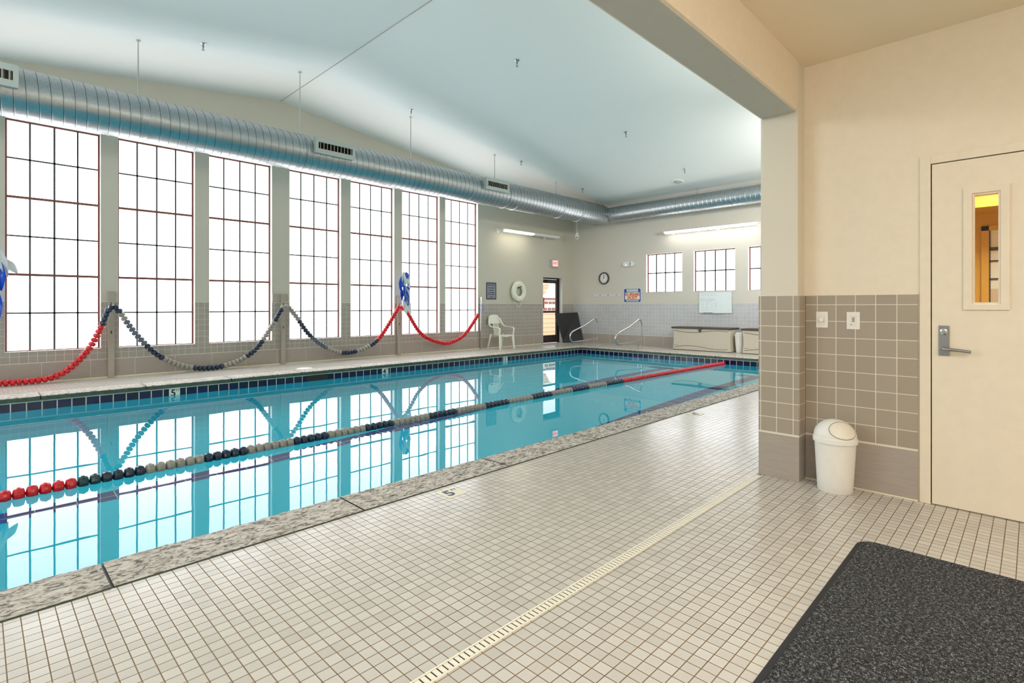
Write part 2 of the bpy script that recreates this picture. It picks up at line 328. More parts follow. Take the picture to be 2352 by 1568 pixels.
# ------------------------------------------------------------------ the room
WL = 11.75; WF = 15.05; WW = -0.185        # left wall, far wall, water level
X0, XE = -4.3, 15.3
cz = lambda x: 5.76 - 0.122 * abs(x - 4.7)
PX1, PY0, PY1 = 13.22, 3.28, 10.02         # pool inside faces
CO = 0.33                                   # coping width
fl = MB()
FT = -0.3
fl.box(-4.3, XE, -2.6, PY0 - CO, FT, 0); fl.box(-4.3, XE, PY1 + 0.42, WL + 0.12, FT, 0); fl.box(PX1 + 0.36, XE, PY0 - CO, PY1 + 0.42, FT, 0)
struct('floor', fl, 'floor', 'beige square mosaic tile deck around the pool and in the vestibule', 'floor')
ce = MB()
ce.add([(X0, 1.2, cz(X0)), (4.7, 1.2, 5.76), (XE, 1.2, cz(XE)), (X0, WL + 0.3, cz(X0)), (4.7, WL + 0.3, 5.76), (XE, WL + 0.3, cz(XE)),
        (X0, 1.2, 6.2), (4.7, 1.2, 6.2), (XE, 1.2, 6.2), (X0, WL + 0.3, 6.2), (4.7, WL + 0.3, 6.2), (XE, WL + 0.3, 6.2)],
       [(0, 1, 4, 3), (1, 2, 5, 4), (6, 9, 10, 7), (7, 10, 11, 8), (0, 6, 7, 1), (1, 7, 8, 2), (3, 4, 10, 9), (4, 5, 11, 10), (0, 3, 9, 6), (2, 8, 11, 5)])
struct('ceiling', ce, 'ceil', 'smooth pale blue-white gabled ceiling over the pool', 'ceiling')
seam = MB().box(4.694, 4.706, 1.48, WL - 0.002, 5.752, 5.7605)
struct('trim_1', seam, 'post', 'thin seam line along the ridge of the pool ceiling', 'trim')

WINR = [0.06, 1.564, 3.04, 4.518, 6.124, 7.599, 9.065, 10.491]
ZB, ZT = 0.52, 4.325; WWD = 1.235
DX0, DX1, DZ = 13.40, 14.43, 2.25
Y2 = WL + 0.25
wl = MB()
spans = [(r - WWD, r) for r in WINR]
wl.box(X0, DX0, WL, Y2, FT, ZB); wl.box(X0, XE, WL, Y2, ZT, 6.0)
xs = X0
for a, b in spans: wl.box(xs, a, WL, Y2, ZB, ZT); xs = b
wl.box(xs, DX0, WL, Y2, ZB, ZT); wl.box(DX0, DX1, WL, Y2, DZ, ZT); wl.box(DX1, XE, WL, Y2, FT, ZT)
struct('wall_left', wl, 'wall_l', 'long wall of tall frosted windows left of the pool', 'wall')
FWIN = [(7.575, 8.81), (5.985, 7.22), (4.40, 5.635)]; FZ0, FZ1 = 1.705, 2.92
wf = MB(); X2 = WF + 0.25
wf.box(WF, X2, 1.2, WL, FT, FZ0); wf.box(WF, X2, 1.2, WL, FZ1, 6.0)
ys = 1.2
for a, b in sorted(FWIN): wf.box(WF, X2, ys, a, FZ0, FZ1); ys = b
wf.box(WF, X2, ys, WL, FZ0, FZ1)
struct('wall_far', wf, 'wall_f', 'end wall behind the storage boxes with three small windows', 'wall')
wb = MB().box(X0 - 0.2, X0, -2.8, WL + 0.25, FT, 6.2)
struct('wall_back', wb, 'ceil', 'closing wall behind the camera', 'wall')
# wall between vestibule and pool: solid beyond the jamb, header beam over the opening
JX, JY0, JY1, BZ = 4.172, 1.209, 1.471, 2.682
VX = 4.318
wr = MB(); wr.box(JX, XE, JY0, JY1, FT, 6.0)
struct('wall_right', wr, 'jamb', 'cream wall end with grey tile wainscot at the edge of the pool opening', 'wall', bevel=0.018)
hb = MB(); hb.box(X0, JX + 0.002, JY0, JY1, BZ, 6.0)
struct('trim_2', hb, 'cream', 'cream header beam over the opening to the pool', 'beam', bevel=0.018)
struct('trim_8', MB().box(X0, JX - 0.004, JY0 + 0.018, JY1 - 0.018, BZ - 0.004, BZ + 0.002), 'soffit', 'grey painted underside of the header beam', 'trim')
# tile layer of the jamb, a little proud of the paint
tj = MB(); tj.box(JX - 0.010, JX + 0.15, JY0 - 0.010, JY1 + 0.010, 0, 1.348)
struct('trim_3', tj, 'jamb', 'grey square tile cladding wrapped round the wall end', 'wainscot', bevel=0.004)
TY1 = 0.534
wd = MB()
DY0, DY1, DT = -0.470, 0.468, 2.182
wd.box(VX, VX + 0.14, DY1 + 0.0, JY0, FT, 3.3); wd.box(VX, VX + 0.14, -2.6, DY0, FT, 3.3); wd.box(VX, VX + 0.14, DY0, DY1, DT, 3.3)
struct('wall_door', wd, 'cream', 'cream wall holding the vestibule door', 'wall')
tw = MB(); tw.box(VX - 0.011, VX, TY1, JY0 - 0.011, 0, 1.348)
struct('trim_4', tw, 'vest', 'grey square tile wainscot behind the white bin', 'wainscot', bevel=0.003)
vc = MB().box(X0, VX + 0.1, -2.6, JY0, 3.036, 3.3)
struct('ceiling_vestibule', vc, 'vceil', 'low tan ceiling of the vestibule', 'ceiling')
vs_ = MB().box(X0, VX + 0.1, -2.8, -2.6, FT, 3.3)
struct('wall_side', vs_, 'cream', 'cream side wall of the vestibule out of view', 'wall')
# caulk lines at the foot of the tiled walls
cl = MB(); cl.box(VX - 0.022, VX - 0.011, TY1, JY0 - 0.01, 0, 0.008)
struct('trim_5', cl, 'rope', 'yellowed caulk line at the foot of the tiled door wall', 'trim')
cl = MB(); cl.box(X0, DX0 - 0.06, WL - 0.02, WL, 0, 0.018)
struct('trim_6', cl, 'rope', 'pale cove strip at the foot of the window wall', 'trim')

# ------------------------------------------------------------------ windows
def window(idx, lab, axis, u0, u1, z0, z1, face, depth, cols, rows, transoms=()):
    """axis x: in wall_left (u=x, depth +y); axis y: in wall_far (u=y, depth +x)"""
    root = thing('window_%d' % idx, lab, 'window', ((u0 + u1) / 2, face + depth, z0) if axis == 'x' else (face + depth, (u0 + u1) / 2, z0), kind='structure')
    f = (lambda a, b, c, d, e, g: (a, b, c, d, e, g)) if axis == 'x' else (lambda a, b, c, d, e, g: (c, d, a, b, e, g))
    fd = face + depth; w_ = 0.034
    fr = MB()
    for a, b, c, d in ((u0, u1, z1 - w_, z1), (u0, u1, z0, z0 + w_ * 0.6), (u0, u0 + w_, z0 + w_ * 0.6, z1 - w_), (u1 - w_, u1, z0 + w_ * 0.6, z1 - w_)):
        fr.box(*f(a, b, fd, fd + 0.05, c, d)); 
    part('frame', fr, 'redwood', root, world=True, bevel=0.004)
    fr2 = MB()
    for tz in transoms: fr2.box(*f(u0 + w_, u1 - w_, fd - 0.004, fd + 0.045, tz - 0.020, tz + 0.020))
    if transoms: part('transom', fr2, 'redwood', root, world=True, bevel=0.003)
    mu = MB(); MW = 0.013 if axis == 'x' else 0.018
    for i in range(1, cols): c = u0 + (u1 - u0) * i / cols; mu.box(*f(c - MW, c + MW, fd + 0.012, fd + 0.040, z0 + 0.02, z1 - w_))
    for j in range(1, rows):
        c = z0 + (z1 - z0) * j / rows
        if all(abs(c - tz) > 0.05 for tz in transoms): mu.box(*f(u0 + w_, u1 - w_, fd + 0.012, fd + 0.040, c - MW, c + MW))
    part('muntins', mu, 'muntin', root, world=True)
    gl = MB().box(*f(u0 + 0.01, u1 - 0.01, fd + 0.028, fd + 0.034, z0 + 0.01, z1 - 0.01))
    part('frosted_pane', gl, 'frost', root, world=True)
    rv = MB(); t = 0.006
    for a, b, c, d in ((u0, u0 + t, z0, z1), (u1 - t, u1, z0, z1), (u0, u1, z0, z0 + t), (u0, u1, z1 - t, z1)): rv.box(*f(a, b, face - 0.003, fd, c, d))
    part('reveal_lining', rv, 'white', root, world=True)
    return root
names = ['tall frosted window nearest the camera, red-brown frame, first of the row', 'tall frosted window between the first and second hanging posts, nearer one', 'tall frosted window just before the second hanging post', 'tall frosted window just after the second hanging post', 'tall frosted window just before the bunch of pennants', 'tall frosted window just after the bunch of pennants', 'tall frosted window farthest along the row beside the white chair']
names += ['tall frosted window out of view to the left of the row%s' % ('' and q) for q in ('first',)]
for i, (a, b) in enumerate(spans[1:]): window(i + 1, names[i], 'x', a, b, ZB, ZT, WL, 0.10, 4, 6, (ZB + (ZT - ZB) / 3, ZB + (ZT - ZB) * 2 / 3))
for i, (a, b) in enumerate(spans[:1]): window(i + 11, names[7 + i], 'x', a, b, ZB, ZT, WL, 0.10, 4, 6, (ZB + (ZT - ZB) / 3, ZB + (ZT - ZB) * 2 / 3))
fn_ = ['small frosted window on the end wall beside the warning sign', 'small frosted window on the end wall above the whiteboard', 'small frosted window partly hidden by the cream wall end']
for i, (a, b) in enumerate(FWIN): window(8 + i, fn_[i], 'y', a, b, FZ0, FZ1, WF, 0.09, 4, 2)

# ------------------------------------------------------------------ glazed exterior door in the window wall
d1 = thing('door_1', 'dark bronze glazed exit door at the far corner showing the building outside', 'door', (13.9, WL + 0.12, 0), kind='structure')
yd = WL + 0.12
df = MB(); df.box(DX0, DX1, yd, yd + 0.10, DZ - 0.05, DZ); df.box(DX0, DX0 + 0.05, yd, yd + 0.10, 0, DZ - 0.05); df.box(DX1 - 0.05, DX1, yd, yd + 0.10, 0, DZ - 0.05)
part('frame', df, 'bronze', d1, world=True)
dl = MB(); a0, a1 = DX0 + 0.055, DX1 - 0.055
dl.box(a0, a0 + 0.06, yd + 0.02, yd + 0.07, 0.01, 2.19); dl.box(a1 - 0.10, a1, yd + 0.02, yd + 0.07, 0.01, 2.19)
dl.box(a0 + 0.06, a1 - 0.10, yd + 0.02, yd + 0.07, 2.06, 2.19); dl.box(a0 + 0.06, a1 - 0.10, yd + 0.02, yd + 0.07, 0.01, 0.27); dl.box(a0 + 0.06, a1 - 0.10, yd + 0.02, yd + 0.07, 1.07, 1.11)
part('leaf', dl, 'bronze', d1, world=True, bevel=0.004)
part('glass', MB().box(a0 + 0.06, a1 - 0.10, yd + 0.042, yd + 0.048, 0.27, 2.06), 'glass', d1, world=True)
part('closer', MB().box(13.72, 14.05, yd - 0.045, yd + 0.02, 2.09, 2.16), 'bronze', d1, world=True, bevel=0.006)
part('push_bar', MB().box(a0 + 0.02, a1 - 0.02, yd - 0.05, yd + 0.015, 1.04, 1.075), 'bronze', d1, world=True, bevel=0.006)
part('red_sticker', MB().box(13.50, 13.66, yd + 0.034, yd + 0.040, 1.20, 1.56), 'signred', d1, world=True, label='red sticker on the glass')
rv = MB(); rv.box(DX1 - 0.006, DX1 + 0.0, WL - 0.012, yd, 0, DZ); rv.box(DX0, DX0 + 0.006, WL - 0.012, yd, 0, DZ); rv.box(DX0, DX1, WL - 0.012, yd, DZ - 0.006, DZ)
part('reveal_lining', rv, 'white', d1, world=True)

# outside
ex = thing('neighbour_house', 'peach clapboard house with white trim and mauve roof band seen through the glazed exit door', 'building', (21.5, 18, -0.3))
part('siding', MB().box(17.5, 26, 18.0, 18.2, -0.3, 0.93), 'siding', ex, world=True)
part('band_wall', MB().box(17.5, 26, 18.06, 18.3, 0.93, 1.60), 'extwall', ex, world=True)
for xx in (20.75, 21.08, 21.38): part('window', MB().box(xx, xx + 0.2, 18.0, 18.06, 1.38, 1.50), 'roof', ex, world=True)
for xx in (20.65, 21.0, 21.33): part('window', MB().box(xx, xx + 0.22, 18.0, 18.06, 1.05, 1.18), 'roof', ex, world=True)
part('roof', MB().box(17.5, 26, 17.96, 18.5, 1.60, 1.70), 'roof', ex, world=True)
gb = MB().prism([(20.0, 1.72), (20.72, 1.75), (21.18, 1.92), (21.30, 2.05), (21.55, 2.43), (21.0, 2.43), (20.0, 2.02)], lambda u, v, t: (u, 18.4 + t, v), 0.1)
part('gable', gb, 'siding', ex, world=True)
part('fascia', MB().prism([(19.9, 1.98), (21.0, 2.42), (21.6, 2.42), (21.6, 2.50), (20.98, 2.50), (19.9, 2.07)], lambda u, v, t: (u, 18.3 + t, v), 0.1), 'extwall', ex, world=True)
gr = MB().box(8, 32, WL + 0.26, 26, -0.42, -0.3)
tag(part('ground', gr, 'ground'), 'pale paving outside the glazed exit door', 'ground', kind='structure')

# ------------------------------------------------------------------ pool
pool = thing('swimming_pool', 'turquoise indoor pool with navy waterline tiles and rough stone coping', 'swimming pool', (4, 6.6, 0), kind='structure')
XS = -3.4
def depth(x):
    p = [(-9, 1.60), (2.3, 1.52), (6.3, 1.22), (10, 0.93), (20, 0.90)]
    for (a, b), (c, d) in zip(p, p[1:]):
        if x <= c: return b + (d - b) * (x - a) / (c - a)
ba = MB(); sx = [XS, 2.3, 6.3, 10, PX1]; e_ = 0.012
for a, b in zip(sx, sx[1:]):
    za, zb = WW - depth(a), WW - depth(b)
    ba.quad((a, PY0, za), (b, PY0, zb), (b, PY1, zb), (a, PY1, za))
    ba.quad((a, PY0, za), (a, PY0, -0.07), (b, PY0, -0.07), (b, PY0, zb)); ba.quad((a, PY1, za), (b, PY1, zb), (b, PY1, -0.07), (a, PY1, -0.07))
zf = WW - depth(PX1); zs = WW - depth(XS)
ba.quad((PX1, PY0, zf), (PX1, PY0, -0.07), (PX1, PY1, -0.07), (PX1, PY1, zf)); ba.quad((XS, PY0, zs), (XS, PY1, zs), (XS, PY1, -0.07), (XS, PY0, -0.07))
part('basin', ba, 'plaster', pool, world=True, recalc=False)
tb = MB(); e = 0.008; SK0, SK1 = 4.50, 4.93
for a, b in ((XS, SK0), (SK1, PX1)): tb.box(a, b, PY1 - e, PY1 - 0.001, -0.235, -0.075)
tb.box(XS, PX1 - e, PY0 + 0.001, PY0 + e, -0.235, -0.075); tb.box(PX1 - e, PX1 - 0.001, PY0 + e, PY1 - e, -0.235, -0.075)
part('waterline_tiles', tb, 'ptile', pool, world=True)
ls = MB(); ls.box(XS, PX1, PY1 - 0.016, PY1, -0.075, -0.058); ls.box(PX1 - 0.016, PX1, PY0, PY1, -0.075, -0.058); part('bullnose_strip', ls, 'marktile', pool, world=True)
sk = part('skimmer_mouth', MB().box(SK0, SK1, PY1 - 0.010, PY1 + 0.12, -0.235, -0.075), 'darkwood', pool, world=True)
for yc_ in (4.40, 6.62):
    ln = MB(); hw = 0.125; zz = lambda x: WW - depth(x) + 0.006
    for a, b in zip([-1.0, 2.3, 6.3, 10, ], [2.3, 6.3, 10, 12.15]):
        ln.quad((a, yc_ - hw, zz(a)), (b, yc_ - hw, zz(b)), (b, yc_ + hw, zz(b)), (a, yc_ + hw, zz(a)))
    ln.quad((12.15, yc_ - 0.45, zz(12.15)), (12.40, yc_ - 0.45, zz(12.4)), (12.40, yc_ + 0.45, zz(12.4)), (12.15, yc_ + 0.45, zz(12.15)))
    part('lane_line', ln, 'navyline', pool, world=True, recalc=False)
st = MB()
for i in range(3): st.box(PX1 - 0.32 * (i + 1), PX1 - 0.32 * i, 8.2, PY1 - 0.001, WW - 0.92, WW - 0.22 * (i + 1))
part('entry_steps', st, 'plaster', pool, world=True, bevel=0.01)
sn = MB()
for i in range(3): sn.box(PX1 - 0.32 * (i + 1) - 0.002, PX1 - 0.32 * (i + 1) + 0.05, 8.2, PY1 - 0.002, WW - 0.22 * (i + 1) + 0.0005, WW - 0.22 * (i + 1) + 0.006)
part('step_nosing', sn, 'navyline', pool, world=True)
def coping(x0, x1, y0, y1, seed, jx):
    """slabs with a rough broken front edge, gaps between; one mesh per side of the pool"""
    rnd = random.Random(seed); mb = MB()
    cuts = [x0] + [c for c in jx if x0 < c < x1] + [x1]
    return cuts
def slab(mb, pts_a, pts_b, z0, z1):
    n = len(pts_a); vs = []
    for a, b in zip(pts_a, pts_b): vs += [(a[0], a[1], z0), (a[0], a[1], z1 - 0.010), (a[0] + (b[0] - a[0]) * .04, a[1] + (b[1] - a[1]) * .04, z1), (b[0], b[1], z1), (b[0], b[1], z0)]
    fs = []
    for i in range(n - 1):
        for k in range(5): fs.append((i * 5 + k, i * 5 + (k + 1) % 5, (i + 1) * 5 + (k + 1) % 5, (i + 1) * 5 + k))
    fs += [tuple(range(5)), tuple((n - 1) * 5 + k for k in range(4, -1, -1))]
    mb.add(vs, fs)
rn = random.Random(3)
def run(cuts, inner, outer, horiz, amp=0.007, z1=0.006):
    mb = MB(); g = 0.006
    for a, b in zip(cuts, cuts[1:]):
        a += g; b -= g; n = max(3, int((b - a) / 0.05)); A = []; B = []
        for i in range(n + 1):
            t = a + (b - a) * i / n; q = inner + (rn.random() - 0.5) * 2 * amp
            A.append((t, q) if horiz else (q, t)); B.append((t, outer) if horiz else (outer, t))
        slab(mb, A, B, -0.062, z1)
    return mb
def wet_shade_edge(o):  # damp stone colour plus painted-in shade and reflection on the vertical faces
    o.data.materials.append(M['wet_shade'])
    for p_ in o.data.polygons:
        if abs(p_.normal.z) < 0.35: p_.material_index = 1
near_c = [XS, -2.1, -0.83, 0.435, 1.693, 2.965, 4.175, 5.42, 6.68, 7.94, 9.2, 10.46, 11.72, PX1 + 0.34]
wet_shade_edge(part('near_coping', run(near_c, PY0 + 0.0, PY0 - CO + 0.004, True), 'stone', pool, world=True))
far_c = [XS + 1.25 * i + 0.3 for i in range(14)] ; far_c = [c for c in far_c if c < PX1 - 0.3] + [PX1 - 0.02]
wet_shade_edge(part('window_side_coping', run(far_c, PY1 - 0.03, PY1 + 0.416, True), 'stone', pool, world=True))
wet_shade_edge(part('end_coping', run([PY0 - 0.0, 4.5, 5.75, 7.0, 8.25, 9.4, PY1 + 0.416], PX1 - 0.03, PX1 + 0.356, False), 'stone', pool, world=True))
gt = MB(); gt.box(XS, PX1 + 0.35, PY0 - CO + 0.004, PY0 - CO + 0.30, -0.06, -0.004); gt.box(XS, PX1 + 0.35, PY1 + 0.02, PY1 + 0.418, -0.06, -0.004); gt.box(PX1 + 0.02, PX1 + 0.358, PY0 - 0.02, PY1 + 0.41, -0.06, -0.004)
part('joint_bed', gt, 'darkwood', pool, world=True)
wa = MB()
wa.quad((XS, PY0, WW), (PX1, PY0, WW), (PX1, PY1, WW), (XS, PY1, WW))
tag(part('pool_water', wa, 'water', None, recalc=False), 'still clear water filling the pool and mirroring the windows', 'water', kind='stuff')
lid = thing('skimmer_lid', 'round white skimmer lid set in the deck near the second hanging post', 'lid', (4.70, 10.56, 0))
part('lid_plate', MB().lathe([(0.125, 0.0), (0.125, 0.007), (0.118, 0.010), (0.0001, 0.011)], 32), 'plastic', lid, smooth=True)
part('lid_ring', MB().lathe([(0.155, 0.0), (0.155, 0.005), (0.126, 0.006), (0.126, 0.0)], 32), 'marktile', lid, smooth=True)

# depth markers
def marker_deck(x, y, num, lab):
    t = thing('depth_marker', lab, 'depth marker', (x, y, 0), group='depth marker tiles set in the deck')
    part('tile', MB().box(-0.076, 0.076, -0.076, 0.076, 0.0, 0.0025), 'marktile', t)
    part('numeral', text_mb(num, 0.135, lambda a, b, c: (a - 0.018, b - 0.002, 0.003 + c), 0.001, bold=0.004), 'navyt', t)
    part('unit_lettering', text_mb('FT', 0.042, lambda a, b, c: (a + 0.047, b + 0.035, 0.003 + c), 0.001), 'navyt', t)
marker_deck(2.272, 2.818, '5', 'cream deck tile reading 5 FT beside the rough near coping')
marker_deck(5.955, 2.832, '4', 'cream deck tile reading 4 FT, the smaller farther one beside the near coping')
def marker_wall(x, num, lab):
    t = thing('depth_marker', lab, 'depth marker', (x, PY1 - 0.009, -0.235), group='depth marker tiles on the waterline')
    part('tile', MB().box(-0.078, 0.078, -0.004, 0.0, 0.0, 0.160), 'whitetile', t)
    part('numeral', text_mb(num, 0.15, lambda a, b, c: (a - 0.018, -0.005 - c, b + 0.085), 0.001, bold=0.003), 'black', t)
    part('unit_lettering', text_mb('FT', 0.05, lambda a, b, c: (a + 0.048, -0.005 - c, b + 0.125), 0.001), 'black', t)
marker_wall(2.29, '5', 'white tile reading 5 FT at the waterline below the first two windows')
marker_wall(6.24, '4', 'white tile reading 4 FT at the waterline before the pennants')
marker_wall(9.91, '3', 'white tile reading 3 FT at the waterline near the white chair')

# ------------------------------------------------------------------ trench drain
dr = thing('trench_drain', 'narrow ivory trench drain with slotted grate running along the deck', 'drain', (1.0, 1.47, 0))
fr = MB(); fr.box(-3.6, JX - 0.02, 1.444, 1.451, -0.01, 0.003); fr.box(-3.6, JX - 0.02, 1.489, 1.496, -0.01, 0.003)
part('channel_frame', fr, 'drainw', dr, world=True)
gt = MB(); x = -3.6
while x < JX - 0.04: gt.box(x, x + 0.0188, 1.453, 1.487, -0.002, 0.0022); x += 0.0248
part('grate', gt, 'drainw', dr, world=True)
part('channel', MB().box(-3.6, JX - 0.02, 1.451, 1.489, -0.01, 0.0006), 'darkwood', dr, world=True)

# ------------------------------------------------------------------ lane ropes
def disc_mesh(name, mat):
    prof = [(0.006, -0.037), (0.012, -0.038), (0.036, -0.033), (0.048, -0.027), (0.052, -0.010), (0.052, 0.010), (0.048, 0.027), (0.036, 0.033), (0.012, 0.038), (0.006, 0.037)]
    mb = MB().lathe(prof, 12, lambda a, b, h: (h, a, b))
    for k in range(6):   # raised fins
        a = 2 * PI * (k + 0.5) / 6; ca, sa = math.cos(a), math.sin(a)
        mb.obox((0, ca * 0.0515, sa * 0.0515), 0.020, 0.006, 0.020, (a, 0, 0))
    return mb.mesh(name, M[mat])
DM = {k: disc_mesh('float_disc', k) for k in ('red', 'navy', 'grey', 'slate', 'teal')}
def lane_rope(root, path, pitch, colors, tail, red_from=None):
    """path: list of Vector; discs at equal arc length; colors: list of (key, count)"""
    pts = [Vector(p) for p in path]; L = [0]
    for a, b in zip(pts, pts[1:]): L.append(L[-1] + (b - a).length)
    def at(s):
        for i in range(len(pts) - 1):
            if s <= L[i + 1] or i == len(pts) - 2:
                t = (s - L[i]) / (L[i + 1] - L[i]); return pts[i].lerp(pts[i + 1], t), (pts[i + 1] - pts[i]).normalized()
    seq = []; 
    for k, c in colors: seq += [k] * c
    n = int(L[-1] / pitch); R = Vector(root.location); res = []
    for i in range(n):
        p, d = at((i + 0.5) * pitch); key = seq[i] if i < len(seq) else seq[-1]
        if red_from is not None and p.x > red_from: key = 'red'
        res.append((p, d, key))
    cv = Vector(cam.location)
    order = sorted(range(n), key=lambda i: (res[i][0] - cv).length if res[i][0].x > 0.02 * res[i][0].y else 99)
    near = set(order[:98])
    rest = {}
    for i, (p, d, key) in enumerate(res):
        q = d.to_track_quat('X', 'Z'); roll = Matrix.Rotation(i * 0.37, 4, 'X')
        mt = Matrix.Translation(p - R) @ q.to_matrix().to_4x4() @ roll
        if i in near:
            o = bpy.data.objects.new('float_disc', DM[key]); C.objects.link(o); o.parent = root; o.matrix_local = mt
            if key == 'red': o['label'] = 'red float disc'
        else:
            me = DM[key]; rest.setdefault('all', []).append((me, mt, key))
    if rest:
        keys = ['red', 'navy', 'grey', 'slate', 'teal']; vs = []; fs = []; mi = []
        for me, mt, key in rest['all']:
            k = len(vs); vs += [tuple(mt @ v.co) for v in me.vertices]
            for pl in me.polygons: fs.append(tuple(j + k for j in pl.vertices)); mi.append(keys.index(key))
        me = bpy.data.meshes.new('float_discs'); me.from_pydata(vs, [], fs)
        for k in keys: me.materials.append(M[k])
        for pl, m_ in zip(me.polygons, mi): pl.material_index = m_
        o = link('float_discs', me, root); o['kind'] = 'stuff'; o['label'] = tail
    cb = MB().tube([p - R for p in pts], 0.005, 6); part('cable', cb, 'cable', root)
flo = thing('lane_rope', 'floating lane rope of grey, navy and red discs lying across the pool water', 'lane rope', (0, 5.5, WW))
zc_ = WW + 0.018
path = [(x, 5.50 + 0.10 * math.sin(max(0, x - 0) / 13.2 * PI), zc_) for x in [-1.5 + 0.35 * i for i in range(43)] if x < PX1 - 0.15]
path.append((PX1 - 0.03, 5.5, zc_))
cyc = [('red', 27), ('teal', 2), ('navy', 4), ('grey', 6), ('navy', 5), ('grey', 6), ('navy', 5), ('grey', 6), ('navy', 5), ('grey', 7), ('navy', 6), ('grey', 7), ('navy', 6), ('grey', 7), ('navy', 6), ('grey', 7), ('navy', 6), ('grey', 7), ('navy', 7), ('red', 200)]
lane_rope(flo, path, 0.077, cyc, 'discs near the far end of the rope')
hk = MB().tube([(PX1 - 0.20, 5.5, zc_), (PX1 + 0.0, 5.5, zc_ + 0.02)], 0.008, 8); part('end_hook', hk, 'cable', flo, world=True)

def spline(pts, n=10):
    out = []; P_ = [Vector(p) for p in pts]; P_ = [P_[0] * 2 - P_[1]] + P_ + [P_[-1] * 2 - P_[-2]]
    for i in range(1, len(P_) - 2):
        for k in range(n):
            t = k / n; a, b, c, d = P_[i - 1], P_[i], P_[i + 1], P_[i + 2]
            out.append(0.5 * ((2 * b) + (c - a) * t + (2 * a - 5 * b + 4 * c - d) * t * t + (3 * b - a - 3 * c + d) * t ** 3))
    out.append(P_[-2]); return out
YS = 11.52
SA = [(-1.30, 1.25), (-1.15, .83), (-0.85, 0.36), (-0.35, 0.09), (0.27, 0.062), (0.917, 0.101), (1.285, 0.418), (1.495, 0.807), (1.65, 1.245)]
SB = [(1.75, 1.245), (2.08, 0.70), (2.47, 0.29), (2.961, 0.081), (3.535, 0.085), (4.029, 0.314), (4.368, 0.758), (4.66, 1.255)]
SC_ = [(4.76, 1.265), (4.95, 1.033), (5.27, 0.60), (5.774, 0.254), (6.22, 0.175), (6.70, 0.28), (7.07, 0.535), (7.60, 1.27)]
SD = [(7.80, 1.16), (8.293, 0.525), (8.996, 0.26), (9.45, 0.31), (9.84, 0.519), (10.34, 1.08)]
sw = thing('lane_rope', 'stored lane rope draped in four sagging loops along the posts of the window wall', 'lane rope', (4.7, YS, 0))
pp = []
for s_ in (SA, SB, SC_, SD): pp += spline([(x, YS, z) for x, z in s_], 8)
swc = [('red', 51), ('navy', 7), ('grey', 2), ('slate', 7), ('navy', 5), ('grey', 7), ('navy', 7), ('grey', 6), ('navy', 6), ('grey', 6), ('navy', 4), ('grey', 7), ('navy', 6), ('slate', 6), ('grey', 5), ('navy', 5), ('grey', 5), ('navy', 5), ('grey', 5), ('navy', 6), ('red', 200)]
lane_rope(sw, pp, 0.077, swc, 'discs of the farthest loops of the rope', 6.93)
# ------------------------------------------------------------------ posts the rope hangs from
def post(x, lab, plate, thin=False):
    t = thing('hanging_post', lab, 'post', (x, WL - 0.03, 0), group='posts along the window wall')
    if thin:
        part('pole', MB().box(-0.022, 0.022, -0.035, 0.01, 0, 1.545), 'steel', t, bevel=0.004)
        part('hook', MB().tube([(0, -0.03, 1.30), (0.02, -0.08, 1.27), (0.0, -0.12, 1.22), (-0.12, -0.19, 1.12)], 0.008, 8), 'blueflag', t, smooth=True, label='blue cord loop tied to the pole')
        return
    part('upright', MB().box(-0.047, 0.047, -0.032, 0.03, 0, 1.37), 'post', t, bevel=0.006)
    part('top_plate', MB().box(-0.047, 0.047, -0.030, 0.03, 1.37, 1.536), 'post', t, bevel=0.004)
    if plate: part('backing_board', MB().box(-0.22, 0.12, 0.004, 0.03, 1.37, 1.536), 'post', t, bevel=0.003)
    part('slot', MB().box(-0.008, 0.008, -0.034, -0.030, 0.78, 0.83), 'black', t); part('slot', MB().box(-0.010, 0.010, -0.034, -0.030, 1.30, 1.335), 'black', t)
    part('hook', MB().tube([(0, -0.03, 1.32), (0, -0.09, 1.31), (0, -0.15, 1.29), (0, -0.19, 1.27)], 0.009, 8), 'steel', t, smooth=True)
    part('loop_cord', MB().tube([(-0.07, -0.195, 1.235), (-0.03, -0.18, 1.27), (0, -0.165, 1.305), (0.03, -0.18, 1.27), (0.07, -0.195, 1.235)], 0.004, 6), 'rope', t)
post(1.70, 'beige wooden post between the first and second tall windows', False)
post(4.735, 'beige wooden post with a wide backing board, on the widest pier', True)
post(7.71, 'beige wooden post carrying the bunch of blue and white pennants', False)
post(10.56, 'thin steel pole beside the white plastic chair', False, True)
